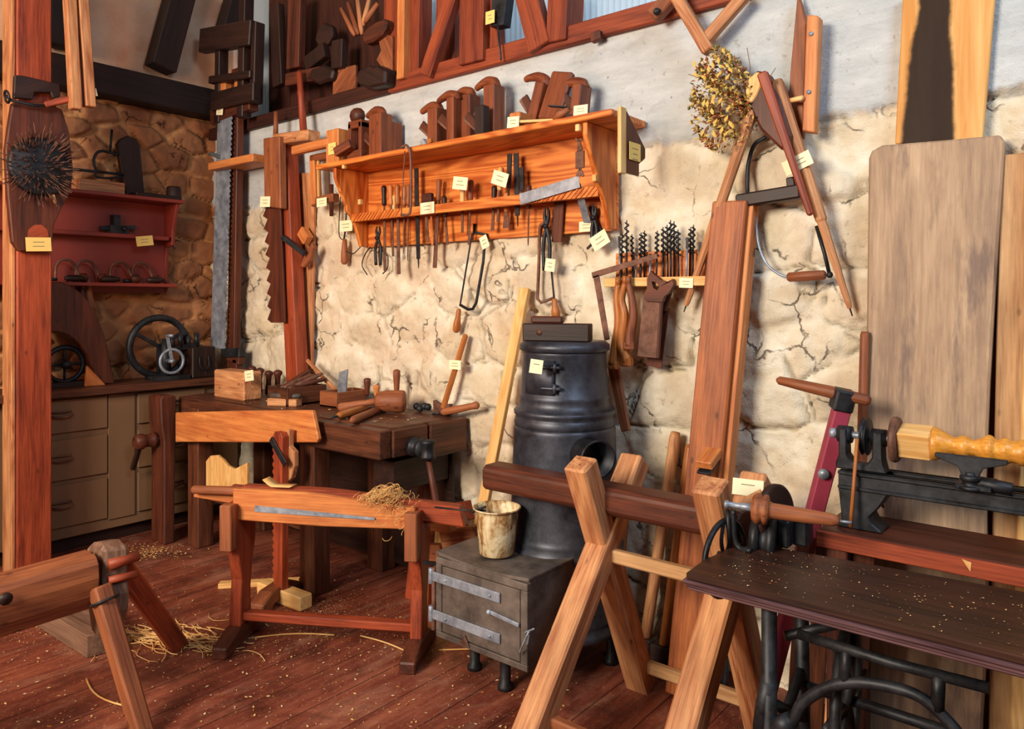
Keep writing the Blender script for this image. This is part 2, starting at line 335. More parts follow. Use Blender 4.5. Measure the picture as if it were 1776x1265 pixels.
# left wall, above the stone: tie beam, plaster and the sloping loft boards
b = MB(); b.box((-.06, -4.2, 2.74), (.16, .0, 2.93)); struct(b, 'trim_1', M['beam'], .008)
m = NT('loft_plaster'); n = m.noise(m.obj(), 3, 5, .6); m.bump(m.noise(m.obj(), 50, 4, .7), .3, .004)
m.set(m.ramp(n, [(.35, '#d89c78'), (.65, '#eec4a4')]), .9)
b = MB(); b.box((-.12, -4.2, 2.93), (-.02, 1.6, 4.8)); struct(b, 'wall_gable', m.mat, 0)
# long wall, above the concrete: sill plate, boarding, studs, braces, ribbed translucent sheets
def up(px, py, o=-.05): return w(px, py, o)
b = MB(); b.box((1.93, -.05, 2.60), (6.2, .10, 2.69)); struct(b, 'trim_2', M['shed'], .006)
b = MB(); b.box((.0, -.05, 2.60), (1.93, .10, 2.68)); struct(b, 'trim_3', M['loft'], .006)  # left run of the sill in darker wood, its shade put into the colour
b = MB(); b.box((w(466, 130, -.1).x, .10, 2.62), (1.98, .14, 4.6), 2); struct(b, 'wall_loft', M['loft'], .003)
m = NT('ribbed_translucent_sheet'); m.set('#c2ccd2', .45, 0, .3)
tr = m.n('BsdfTranslucent'); tr.inputs[0].default_value = lin('#c8d4dc'); mxs = m.n('MixShader'); mxs.inputs[0].default_value = .5
m.L(m.b.outputs[0], mxs.inputs[1]); m.L(tr.outputs[0], mxs.inputs[2]); m.L(mxs.outputs[0], m.t.nodes['Material Output'].inputs[0])
b = MB(); N = 760; pts = []
for i in range(N + 1): x = .02 + 6.2 * i / N; pts.append((x, .17 + .011 * math.cos(2 * math.pi * i / 4)))
for i in range(N):
    (x0, y0), (x1, y1) = pts[i], pts[i + 1]; b.add([V((x0, y0, 2.62)), V((x1, y1, 2.62)), V((x1, y1, 4.6)), V((x0, y0, 4.6))], [[0, 1, 2, 3]], (V((x0, y0, 2.62)), X, Y, Z))
struct(b, 'window_1', m.mat, 0)
b = MB(); b.box((-.12, -.1, 4.5), (6.5, 3.2, 4.6)); b.M = None; struct(b, 'ceiling', M['beam'], 0)
# ================================================================== shared little builders
def wp(pts, o): return [w(x, y, o) for x, y in pts]
def lp(pts, o): return [wl(x, y, o) for x, y in pts]
def card(b, c, r, u, wd, ht, n, lines=2):
    """a paper card with a few illegible lines of writing; material 0 paper, 1 ink"""
    r, u, n = V(r).normalized(), V(u).normalized(), V(n).normalized(); b.m = 0
    b.bar(c - r * wd / 2, c + r * wd / 2, ht, .0022, n)
    b.m = 1
    for i in range(lines):
        y = ht * (.16 - .3 * i); l = wd * random.uniform(.2, .3)
        b.bar(c + u * y - r * l + n * .0013, c + u * y + r * l + n * .0013, ht * .055, .0006, n)
    b.m = 0; return b
def wtag(parent, px, py, wpx, hpx, o, rot=0, mat='paper', pl=w, n=None, lines=2):
    p = pl(px, py, o); q = math.radians(rot); r = pl(px + 4, py, o) - p; u = pl(px, py - 4, o) - p
    wd = r.length / 4 * wpx; ht = u.length / 4 * hpx; r.normalize(); u.normalize()
    r2 = r * math.cos(q) + u * math.sin(q); u2 = u * math.cos(q) - r * math.sin(q)
    b = MB(); card(b, p, r2, u2, wd, ht, n if n is not None else (-Y if pl is w else X), lines)
    return b.build('tag', [M[mat], M['ink']], parent, 0)
def ctag(parent, c, wd, ht, rot=0, mat='paper', lines=2):
    n = (CAM - V(c)).normalized(); r = Z.cross(n).normalized(); u = n.cross(r); q = math.radians(rot)
    b = MB(); card(b, V(c), r * math.cos(q) + u * math.sin(q), u * math.cos(q) - r * math.sin(q), wd, ht, n, lines)
    return b.build('tag', [M[mat], M['ink']], parent, 0)
def P1(f, mat, name, parent, bev=.0022): b = MB(); f(b); return b.build(name, M[mat] if isinstance(mat, str) else mat, parent, bev)
def bez(pts, n=14):
    """smooth curve through points"""
    pts = [V(p) for p in pts]; q = [pts[0] * 2 - pts[1]] + pts + [pts[-1] * 2 - pts[-2]]; out = []
    for i in range(1, len(q) - 2):
        for k in range(n):
            t = k / n; a, b, c, d = q[i - 1:i + 3]
            out.append(.5 * ((2 * b) + (c - a) * t + (2 * a - 5 * b + 4 * c - d) * t * t + (3 * b - a - 3 * c + d) * t ** 3))
    return out + [pts[-1]]
# ================================================================== iron stove
def stove():
    cx, cy = 3.33, -.335; t = thing('iron_stove', 'round black iron stove rising from a square firebox with a hinged door', 'stove', (cx, cy, 0)); ax = lambda z: V((cx, cy, z))
    b = MB(); L = lambda pr: b.lathe(ax(0), ax(1), [(z, r) for r, z in pr], 40)
    L([(.06, .15), (.225, .15), (.24, .165), (.24, .185), (.225, .195), (.23, .21), (.235, .225), (.225, .24), (.222, .45), (.238, .47), (.238, .485), (.228, .497), (.232, .51), (.226, .523), (.222, .54), (.217, .60), (.205, .93), (.206, .94), (.2, .955)])
    b.build('lower_drum', M['stove'], t, 0)
    b = MB(); L([(.1, .945), (.2, .945), (.204, .965), (.2, .985), (.196, .99), (.204, 1.0), (.206, 1.012), (.198, 1.02), (.186, 1.025), (.18, 1.06), (.184, 1.068), (.178, 1.075), (.167, 1.235), (.17, 1.242), (.166, 1.25)]); b.build('upper_drum', M['stove'], t, 0)
    b = MB(); L([(.1, 1.245), (.168, 1.245), (.182, 1.255), (.182, 1.275), (.172, 1.283), (.168, 1.288), (.02, 1.29)]); b.build('top_plate', M['stove'], t, 0)
    # curved smoke door on the upper drum
    b = MB(); view = math.atan2(CAM.y - cy, CAM.x - cx); a0, a1 = view - .95, view - .22; vs = []; n = 12; rr = lambda z: .1885 - (z - 1.075) * .062
    zs = [1.09, 1.15, 1.22]
    for z in zs:
        for k in range(n + 1): q = a0 + (a1 - a0) * k / n; vs.append(V((cx + math.cos(q) * rr(z), cy + math.sin(q) * rr(z), z)))
    b.add(vs, [[i * (n + 1) + k, i * (n + 1) + k + 1, (i + 1) * (n + 1) + k + 1, (i + 1) * (n + 1) + k] for i in range(2) for k in range(n)], (ax(1), X, Y, Z), True)
    d = b.build('smoke_door', M['stove'], t, 0); m_ = d.modifiers.new('solid', 'SOLIDIFY'); m_.thickness = .008; m_.offset = -1
    for z in (1.115, 1.195):
        b = MB(); b.tube([V((cx + math.cos(q) * (rr(z) + .003), cy + math.sin(q) * (rr(z) + .003), z)) for q in [a1 - .3 + .45 * k / 8 for k in range(9)]], .0075, 6); q = a1 + .02
        b.cyl((cx + math.cos(q) * (rr(z) + .006), cy + math.sin(q) * (rr(z) + .006), z - .018), (cx + math.cos(q) * (rr(z) + .006), cy + math.sin(q) * (rr(z) + .006), z + .018), .008, seg=10); b.build('hinge', M['stove'], d, 0)
    # flue socket
    dr = V((.86, -.5, 0)).normalized(); p0 = V((cx, cy, .868)) + dr * .17; p1 = V((cx, cy, .868)) + dr * .30
    b = MB(); b.lathe(p0, p1, [(0, .068), (.92, .066), (.93, .071), (1, .071), (1, .063), (.1, .06)], 28); b.build('flue_socket', M['iron'], t, 0)
    # firebox
    x0, x1, y0, y1, z0, z1 = 3.045, 3.49, -.778, -.44, .168, .478
    b = MB(); b.box((x0, y0 + .012, z0), (x1, y1, z1)); vs = []; n = 14
    for k in range(n + 1):
        q = k / n; zz = z1 + .014 - .03 * math.sin(q * math.pi) * .5
        vs += [V((x0 - .004 + (x1 - x0 + .008) * q, y0, zz)), V((x0 - .004 + (x1 - x0 + .008) * q, y1 + .05, zz))]
    b.add(vs + [v - Z * .012 for v in vs], [[2 * k, 2 * k + 2, 2 * k + 3, 2 * k + 1] for k in range(n)] + [[2 * k + 2 * n + 2, 2 * k + 2 * n + 3, 2 * k + 2 * n + 5, 2 * k + 2 * n + 4] for k in range(n)] + [[2 * k, 2 * k + 2 * n + 2, 2 * k + 2 * n + 4, 2 * k + 2] for k in range(n)] + [[2 * n, 4 * n + 2, 4 * n + 3, 2 * n + 1], [0, 1, 2 * n + 3, 2 * n + 2]], (V((x0, y0, z1)), X, Y, Z))
    b.build('firebox', M['sheet'], t, .002)
    b = MB()
    for lo, hi in (((x0, z0), (x1, z0 + .022)), ((x0, z1 - .032), (x1, z1 - .006)), ((x0, z0 + .023), (x0 + .03, z1 - .033)), ((x1 - .03, z0 + .023), (x1, z1 - .033))): b.box((lo[0], y0 - .004, lo[1]), (hi[0], y0 + .012, hi[1]))
    b.build('firebox_frame', M['sheet'], t)
    b = MB(); b.box((x0 + .032, y0 - .002, z0 + .026), (x1 - .034, y0 + .01, z1 - .036)); d = b.build('firebox_door', M['sheet'], t)
    for z in (z1 - .082, z0 + .083):
        b = MB(); b.box((x0 - .02, y0 - .011, z - .018), (x1 - .12, y0 - .004, z + .018)); b.cyl((x0 - .02, y0 - .008, z - .03), (x0 - .02, y0 - .008, z + .03), .011)
        for xx in (x0 + .06, x0 + .28): b.sphere((xx, y0 - .012, z), .006, 8)
        b.build('hinge_strap', M['steel'], d)
    b = MB(); b.bar((x1 - .17, y0 - .012, z0 + .17), (x1 - .03, y0 - .012, z0 + .158), .014, .008); b.sphere((x1 - .165, y0 - .016, z0 + .17), .01, 8); b.build('latch', M['steel'], d)
    b = MB(); b.prism([(x0 + .13, y0 - .012, z0 + .01), (x0 + .155, y0 - .012, z0 + .05), (x0 + .18, y0 - .012, z0 + .01)], (0, .008, 0)); b.build('air_slide', M['rust'], d)
    b = MB(); b.cyl((x0 - .012, y0 - .002, z0 + .02), (x0 - .012, y0 - .002, z1 - .05), .009); b.build('hinge_pin', M['rust'], t)
    b = MB(); b.tube(bez([(x1 + .004, y0 - .008, z0 + .1), (x1 + .03, y0 - .03, z0 + .16), (x1 + .015, y0 - .045, z0 + .12), (x1 - .02, y0 - .02, z0 + .07)]), .0035, 6); b.tube(bez([(x1 - .005, y0 - .012, z0 + .14), (x1 + .05, y0 - .03, z0 + .175)]), .0035, 6); b.build('wire_tie', M['steel'], t, 0)
    b = MB(); b.bar((x0 - .12, y0 + .05, z1 - .07), (x0 + .01, y0 + .02, z1 - .04), .014, .014); b.build('damper_rod', M['iron'], t)
    for x, y in ((3.29, -.66), (3.1, -.62), (3.49, -.24), (3.16, -.24)):
        b = MB(); b.lathe((x, y, 0), (x, y, .19), [(0, .03), (.08, .03), (.14, .02), (.6, .02), (1, .028)], 14); b.build('foot', M['iron'], t, 0)
    ctag(t, at(930, 636, 2.79), .048, .052, -8, 'paper', 1)
stove()
t = thing('block_plane', 'dark wooden plane block lying on top of the black stove', 'plane', (3.33, -.335, 1.29))
q0 = V((3.30, -.40, 1.325)); dr = V((.87, .35, 0)).normalized()
P1(lambda b: b.bar(q0 - dr * .10, q0 + dr * .17, .075, .07, Z), 'black', 'stock', t, .004)
P1(lambda b: b.bar(q0 - dr * .07 + Z * .05, q0 + dr * .06 + Z * .05, .05, .028, Z), 'dark', 'grip', t, .006)
P1(lambda b: b.cyl(q0 - dr * .03 + V((.35, -.87, 0)) * .036, q0 - dr * .03 + V((.35, -.87, 0)) * .041, .013), 'rust', 'screw', t, 0)
# enamel pot and ladle on the firebox
def pot():
    p = fl(862, 962, .482); p.z = .4865; t = thing('enamel_pot', 'stained cream enamel pot standing on the firebox', 'pot', p)
    m = NT('stained_enamel'); n = m.noise(m.mp(m.obj(), (1, 1, .45)), 17, 6, .7, .8); n2 = m.noise(m.obj(), 40, 5, .7)
    m.set(m.ramp(m.math('ADD', m.math('MULTIPLY', n, .75), m.math('MULTIPLY', n2, .25)), [(.36, '#4a2f1c'), (.46, '#a07848'), (.54, '#d8c49a'), (.66, '#efe4c8')]), .4)
    b = MB(); b.lathe(p, p + Z * .178, [(0, .062), (.02, .066), (.9, .083), (.96, .085), (.97, .092), (1, .093), (1.0, .088), (.95, .08), (.1, .062), (.08, .01)], 36); b.build('pot_body', m.mat, t, 0)
    b = MB(); b.lathe(p + Z * .11, p + Z * .112, [(0, .07), (1, .07)], 24); b.build('pot_contents', M['dark'], t, 0)
    t2 = thing('ladle', 'thin iron ladle lying across the rim of the stained enamel pot', 'ladle', p + Z * .18)
    a0, a1 = at(754, 880, 2.95), at(842, 886, 2.86); b = MB(); b.tube([a0, (a0 + a1) / 2 - Z * .004, a1], .004, 6); b.build('handle', M['iron'], t2, 0)
    b = MB(); b.bar(at(818, 889, 2.85), at(843, 879, 2.85), .012, .009, Z); b.build('grip', M['iron'], t2)
pot()
# ================================================================== sawhorse
def sawhorse():
    t = thing('sawhorse', 'large wooden sawhorse with crossed legs and a heavy beam before the stove', 'sawhorse', (3.9, -.6, 0))
    def leg(b, x, y0, z0, y1, z1): b.bar((x, y0, z0), (x, y1, z1), .085, .088, X)
    for x in (3.68, 4.139):
        for s, (y1, z1, y0, ov) in enumerate(((-.735, .91, -.324, 0), (-.38, .865, -1.13, 0))):
            b = MB(); d = V((0, y1 - y0, z1)).normalized(); dx = -.03 if s == 0 else .03
            leg(b, x + dx * .1, y0, 0.0, y1, z1); b.build('leg', M['saw'], t, .007)
    b = MB(); b.M = None; pr = [(-.648, .735), (-.648, .80), (-.63, .815), (-.55, .815), (-.53, .80), (-.53, .735), (-.55, .72), (-.63, .72)]
    b.prism([(3.16, y, z) for y, z in pr], (1.03, 0, 0), X); b.build('beam', M['dark'], t, .006)
    for p0, p1 in (((3.64, -.60, .575), (4.2, -.60, .575)), ((3.64, -.345, .095), (4.2, -.345, .095)), ((3.64, -.955, .155), (4.2, -.955, .155))):
        b = MB(); b.bar(p0, p1, .032, .045, Z); b.build('rung', M['tan'] if p0[2] > .05 and p0[1] > -.9 else M['mid'], t, .006)
    ctag(t, at(1297, 846, 2.40), .095, .052, -3, 'paper', 1)
sawhorse()
# ================================================================== draw bench / shaving horse
def shaving_horse():
    L0, R0 = V((2.17, -1.08, 0)), V((2.845, -.68, 0)); a = (R0 - L0).normalized(); p = V((-a.y, a.x, 0)); ln = (R0 - L0).length
    t = thing('shaving_bench', 'narrow reddish wooden bench on shaped board legs with wood wool on top', 'bench', (L0 + R0) / 2)
    for c, s in ((L0, 1), (R0, 1)):
        pr = [(-.05, .0), (-.045, .1), (-.03, .25), (-.055, .36), (-.085, .46), (-.085, .6), (.085, .6), (.09, .5), (.085, .40), (.06, .3), (.045, .2), (.05, .05), (.06, .0)]
        b = MB(); b.prism([c + p * u + Z * (z * .94 + .04) - a * .025 for u, z in pr], a * .05, Z); b.build('leg', M['red'], t, .004)
        b = MB(); b.prism([c + p * u + Z * z - a * .032 for u, z in ((-.17, 0), (-.17, .045), (-.13, .06), (-.06, .085), (.06, .085), (.13, .06), (.17, .045), (.17, 0), (.1, .0), (.08, .012), (-.08, .012), (-.1, 0))], a * .064, p); b.build('foot', M['dark'], t, .005)
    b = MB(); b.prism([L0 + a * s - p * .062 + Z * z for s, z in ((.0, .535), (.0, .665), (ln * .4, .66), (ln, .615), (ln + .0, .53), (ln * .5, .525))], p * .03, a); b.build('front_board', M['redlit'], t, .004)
    b = MB(); b.prism([L0 + a * s + p * .03 + Z * z for s, z in ((-.06, .545), (-.06, .655), (ln + .17, .60), (ln + .2, .525), (ln + .05, .53))], p * .03, a); b.build('back_board', M['red'], t, .004)
    b = MB(); b.prism([L0 + a * s - p * .03 + Z * z for s, z in ((.02, .67), (ln * .5, .665), (ln + .18, .62), (ln + .2, .535), (ln * .5, .60), (.02, .60))], p * .055, a); b.build('top_rail', M['red'], t, .006)
    b = MB(); b.lathe(L0 - a * .22 + Z * .638, L0 + a * .05 + Z * .640, [(0, .014), (.03, .018), (.95, .019), (1, .019)], 14); b.build('handle', M['mid'], t, 0)
    b = MB(); b.bar(L0 - a * .23 + p * .03 + Z * .615, L0 + a * .02 + p * .035 + Z * .585, .008, .035, Z); b.build('lath', M['redlit'], t)
    b = MB(); b.bar(L0 + a * .1 - p * .064 + Z * .587, L0 + a * .62 - p * .066 + Z * .568, .026, .004, -p, .01); b.build('knife_blade', M['steel'], t, 0)
    b = MB(); b.bar(L0 + Z * .115, R0 + Z * .115, .05, .035, Z); b.build('stretcher', M['red'], t, .005)
    for c in (L0, R0): b = MB(); b.bar(c + Z * .42 - p * .10 - a * .0, c + Z * .61 - p * .10, .052, .045, -p); b.build('cleat', M['mid'], t, .004)
    # shaving curl and wood wool lying on the bench
    c0 = L0 + a * .16 - p * .02 + Z * .674; b = MB(); vs = []
    for k in range(15): q = k / 14; s = -.035 + .12 * q; h = .028 * max(0, 1 - q * 3) ** 1.3 + .002; vs += [c0 + a * s + p * -.028 + Z * h, c0 + a * (s + .01) + p * .02 + Z * (h + .004)]
    b.add(vs, [[2 * k, 2 * k + 2, 2 * k + 3, 2 * k + 1] for k in range(14)], (c0, a, p, Z), True)
    o = one(b, 'wood_shaving', M['pale'], 'single curled pale wood shaving lying on the narrow red bench', 'shaving', None, 0); q = o.modifiers.new('solid', 'SOLIDIFY'); q.thickness = .0012
    b = MB(); rr = random.Random(3); c1 = L0 + a * (ln * .84) - p * .04 + Z * .635
    for i in range(330):
        d = V((rr.gauss(0, .045), rr.gauss(0, .035), 0)); hgt = .05 * math.exp(-(d.x ** 2 + d.y ** 2) / .005); drop = -.10 * max(0, -d.dot(p) - .035) / .05
        q = c1 + a * (d.x * 1.0) + p * (d.y) + Z * (hgt * rr.random() + drop * .8); u = V((rr.gauss(0, 1), rr.gauss(0, 1), rr.gauss(0, .5))).normalized(); v = u.orthogonal().normalized(); R_ = rr.uniform(.012, .03); k0 = rr.uniform(0, 6); n = 7
        b.tube([q + (u * math.cos(k0 + k * .45) + v * math.sin(k0 + k * .45)) * R_ + Z * .006 for k in range(n)], .0011, 3)
    tagp(b.build('wood_wool', M['pale'], None, 0), 'tangled heap of pale wood wool on the narrow red bench', 'wood wool', None, 'stuff')
shaving_horse()
# ================================================================== workbench
def workbench():
    t = thing('workbench', 'old dark joiners workbench with vises along the stone wall', 'workbench', (1.6, -.33, 0))
    b = MB(); b.box((.62, -.53, .815), (2.50, -.05, .87), 0); b.build('top', M['bench'], t, .006)
    b = MB(); b.box((1.42, -.605, .735), (2.51, -.532, .865), 0); b.build('front_apron', M['bench'], t, .006)
    b = MB(); b.box((.62, -.575, .77), (1.42, -.532, .867), 0); b.build('front_edge', M['bench'], t, .006)
    b = MB(); b.box((2.47, -.53, .735), (2.52, -.31, .862), 1); b.build('tail_vise_jaw', M['bench'], t, .006)
    b = MB(); b.box((2.47, -.302, .70), (2.53, -.05, .865), 1); b.build('end_board', M['bench'], t, .006)
    for x, y in ((1.96, -.55), (1.96, -.12), (.84, -.55), (.84, -.12), (2.35, -.12)): b = MB(); b.box((x - .06, y - .05, 0), (x + .06, y + .05, .82), 2); b.build('leg', M['bench'], t, .006)
    for y in (-.53, -.13): b = MB(); b.box((.8, y - .03, .285), (2.0, y + .03, .335), 0); b.build('stretcher', M['bench'], t, .005)
    b = MB(); b.box((.70, -.085, .03), (2.46, -.065, .80), 0); b.build('under_bench_shade', M['black'], t, .003)  # black board added so the space under the bench reads as shade
    b = MB(); b.box((2.30, -.46, .55), (2.44, -.09, .70), 1); b.build('drawer_box', M['black'], t, .004)
    # leg vise at the left
    b = MB(); b.prism([V((.52, y, z)) for y, z in ((-.695, 0.0), (-.695, .62), (-.71, .72), (-.715, .87), (-.70, .885), (-.63, .885), (-.62, .87), (-.63, 0.0))], (.165, 0, 0), Z); b.build('leg_vise_chop', M['dark'], t, .008)
    b = MB(); b.cyl((.60, -.80, .62), (.60, -.53, .62), .03); b.lathe((.60, -.83, .62), (.60, -.71, .62), [(0, .03), (.1, .045), (.4, .047), (.5, .038), (.75, .038), (.85, .045), (1, .047)], 16); s = b.build('vise_screw', M['dark'], t, 0)
    b = MB(); b.bar((.60, -.79, .62), (.49, -.79, .44), .028, .028, Y); b.build('vise_handle', M['black'], s, .006)
    # tail vise screw and hanging handle
    c = V((2.53, -.42, .775)); b = MB(); b.lathe(c, c + X * .075, [(0, .045), (.3, .045), (.35, .034), (.7, .034), (.75, .044), (1, .044)], 18); b.lathe(c + X * .1 - Z * .045, c + X * .1 + Z * .04, [(0, .034), (.15, .036), (.25, .03), (.8, .03), (.85, .035), (1, .033)], 16); s = b.build('tail_vise_screw', M['iron'], t, 0)
    b = MB(); p0 = c + X * .1 - Z * .04; b.lathe(p0, p0 + V((.06, .01, -.27)), [(0, .012), (.5, .014), (.92, .016), (.95, .022), (1, .02)], 10); b.build('handle', M['dark'], s, 0)
    return t
workbench()
b = MB(); b.prism(wp([(304, 716), (304, 767), (549, 768), (552, 762), (541, 712), (420, 713)], .665), (0, .022, 0), X)
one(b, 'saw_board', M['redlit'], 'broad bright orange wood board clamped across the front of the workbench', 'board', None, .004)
def ratchet():
    t = thing('ratchet_stand', 'notched upright work support on a crossed foot before the workbench', 'stand', (1.95, -.74, 0)); x, y = 1.945, -.73
    pts = [(x + .035, .07), (x + .035, .80), (x + .02, .82), (x - .03, .82), (x - .04, .80)]; z = .78
    while z > .12: pts += [(x - .042, z), (x - .05, z - .012), (x - .036, z - .03)]; z -= .036
    pts += [(x - .04, .07)]
    b = MB(); b.prism([V((q, y - .02, zz)) for q, zz in pts], (0, .035, 0), Z); b.build('notched_post', M['red'], t, .002)
    b = MB(); b.prism([V((q, y + .017, zz)) for q, zz in ((x - .0, .56), (x + .05, .60), (x + .075, .66), (x + .075, .73), (x + .035, .75), (x + .035, .83), (x + .01, .83), (x, .8))], (0, .03, 0), Z); b.build('sliding_post', M['saw'], t, .004)
    b = MB(); b.bar((x - .05, y - .026, .785), (x + .07, y - .026, .675), .034, .008, -Y); b.build('iron_strap', M['iron'], t, .002)
    b = MB(); b.bar((x - .16, y, .035), (x + .17, y + .02, .035), .075, .07, Z); b.build('foot_bar', M['pale'], t, .006)
    b = MB(); b.prism([V((x - .02 + s * .055, y - .02 + s * -.12, z)) + V((-.035, -.015, 0)) for s, z in ((-1.2, 0), (-1.2, .05), (-.6, .085), (.6, .085), (1.2, .05), (1.25, 0), (.7, 0), (.5, .02), (-.5, .02), (-.7, 0))], (.07, .03, 0)); b.build('foot_bar', M['mid'], t, .006)
ratchet()
b = MB(); pts = [V((q.x, q.y, max(q.z, .337))) for q in [w(x, y, .555) for x, y in ((357, 893), (357, 800), (364, 791), (376, 790), (386, 798), (394, 808), (406, 814), (418, 808), (428, 803), (428, 893))]]
b.prism(pts, (0, .02, 0), Z); one(b, 'chair_back_board', M['pale'], 'pale curved-top board standing in the dark under the workbench', 'board', None, .003)
# ================================================================== trestle at the left and a block under it
def trestle():
    t = thing('splitting_trestle', 'low weathered trestle with a grooved half log at the bottom left', 'trestle', (2.28, -1.7, 0)); h = V((2.33, -1.72, .60))
    a = V((-.03, -1, 0)).normalized(); s = V((1, 0, 0)); p0 = V((2.31, -1.72, -.03)); b = MB()
    pr = [(-.06, .42), (-.078, .48), (-.078, .575), (-.06, .605), (-.035, .60), (-.025, .61), (-.005, .60), (.015, .606), (.035, .595), (.05, .575), (.055, .53), (.045, .47), (.02, .42), (-.03, .42)]
    b.prism([p0 + s * u + Z * z for u, z in pr], a * 1.5 - Z * .06, a); b.build('half_log', M['mid'], t, .004)
    b = MB(); b.cyl(fl(65, 1030, .5) * 0 + V((2.366, -2.0, .515)), V((2.372, -2.0, .515)), .02, seg=10); b.build('knot', M['black'], t, 0)
    hp = [(-.085, .40), (-.10, .50), (-.085, .55), (-.088, .60), (-.05, .625), (.0, .635), (.045, .62), (.05, .58), (.04, .52), (.055, .46), (.05, .40), (.0, .29), (-.05, .31)]
    b = MB(); b.prism([V((2.295 + u * 1.12, -1.70, z - .035)) for u, z in hp], (.02, .075, 0), Z); b.build('head', M['grey'], t, .01)
    b = MB(); b.bar((2.36, -1.72, .47), (2.56, -1.66, -.0), .07, .06, Y, .066, .055); b.build('leg', M['mid'], t, .008)
    b = MB(); b.bar((2.28, -1.62, .50), (2.02, -1.27, .0), .07, .062, X, .07, .06); b.build('leg', M['red'], t, .008)
    b = MB(); b.tube([V((2.36, -1.69, .535)), V((2.36, -1.59, .54))], .018, 12); b.tube([V((2.36, -1.69, .48)), V((2.37, -1.60, .48))], .014, 10); b.build('peg', M['red'], t, 0)
    b = MB(); b.ring((2.385, -1.713, .425), V((.39, .12, -.92)), .043, .005, 20, 6); b.build('iron_band', M['iron'], t, 0)
    b = MB(); b.bar((2.28, -3.1, .47), (2.5, -3.2, 0), .07, .062, Y); b.build('leg', M['mid'], t, .008); b = MB(); b.bar((2.24, -3.1, .47), (2.0, -3.2, 0), .07, .062, Y); b.build('leg', M['mid'], t, .008)
trestle()
b = MB(); A, B, D = fl(150, 1143), fl(42, 1074), fl(215, 1126); b.prism([A, B, B + (D - A) * 1.6, D], (0, 0, .092), A - B)
one(b, 'chopping_block', M['grey'], 'squared wooden block on the floor below the half log trestle', 'block', None, .004)
# ================================================================== pine wall shelf
def shelf():
    t = thing('wall_shelf', 'long varnished pine tool shelf with shaped ends on the stone wall', 'shelf', (2.6, -.03, 1.75))
    b = MB(); b.box((1.62, -.30, 2.176), (3.53, -.028, 2.203), 0); b.build('top_board', M['pine'], t, .004)
    b = MB(); b.box((1.74, -.048, 1.752), (3.40, -.028, 2.176), 0); b.build('back_board', M['pine'], t, .003)
    pr = [(-.048, 2.175), (-.275, 2.175), (-.275, 2.125), (-.262, 2.09), (-.225, 2.02), (-.20, 1.975), (-.20, 1.945), (-.168, 1.92), (-.135, 1.86), (-.115, 1.80), (-.10, 1.755), (-.048, 1.755)]
    for x in (1.742, 3.375):
        b = MB(); b.prism([V((x, y, z)) for y, z in pr], (.024, 0, 0), Z); b.build('side_panel', M['pine'], t, .003)
    b = MB(); b.box((1.76, -.165, 1.888), (3.38, -.135, 1.932), 0)
    for x0, x1 in ((1.78, 2.13), (2.98, 3.36)):
        x = x0
        while x < x1: b.bar((x, -.166, 1.889), (x + .045, -.166, 1.931), .007, .008, -Y); x += .026
    b.build('tool_rail', M['pine'], t, .001)
    b = MB(); b.box((1.76, -.135, 1.905), (3.38, -.045, 1.915), 0); b.build('rail_shelf', M['pine'], t, .001)
    wtag(t, 741, 361, 24, 20, .172, 5); wtag(t, 798, 318, 25, 22, .16, -4); wtag(t, 867, 310, 27, 24, .17, -14); wtag(t, 1017, 393, 25, 18, .06, 4)
    for x, y in ((1003, 228), (1032, 315), (625, 355), (597, 293)): b = MB(); p = w(x, y, .285 if y < 300 else .21); b.bar(p, p + Z * .028, .02, .02, -Y); b.build('peg', M['pale'], t)
shelf()
# ---- hand tools standing in the rail: px of axis, top, rail, bottom; kind
RB = .10
def edge_tool(px0, y0, px1, y1, label, hmat='hand', kind='chisel', wd=.022, hlen=.11, o=RB, name=None, group=None, bm='rust'):
    p0, p1 = w(px0, y0, o), w(px1, y1, o); d = (p1 - p0); L = d.length; d.normalize(); t = thing(name or kind, label, kind, p1, group or 'hand tools in the shelf rail')
    if kind in ('chisel', 'gouge', 'screwdriver', 'file', 'awl'):
        h = min(hlen, L * .55); b = MB(); b.lathe(p0, p0 + d * h, [(0, .008), (.04, .013), (.15, .015), (.55, .012), (.8, .014), (.93, .0125), (1, .009)], 12); b.build('handle', M[hmat], t, 0)
        b = MB(); q = p0 + d * h
        if kind in ('awl', 'screwdriver'): b.lathe(q - d * .01, p1, [(0, .006), (.1, .0045), (.9, .0035), (1, .002)], 8)
        else: b.bar(q - d * .01, q + d * (L - h) * .25, .008, .008, -Y, wd * .7, .006); b.bar(q + d * (L - h) * .25, p1, wd * .7, .006, -Y, wd, .004)
        b.build('blade', M[bm], t, .001)
    return t
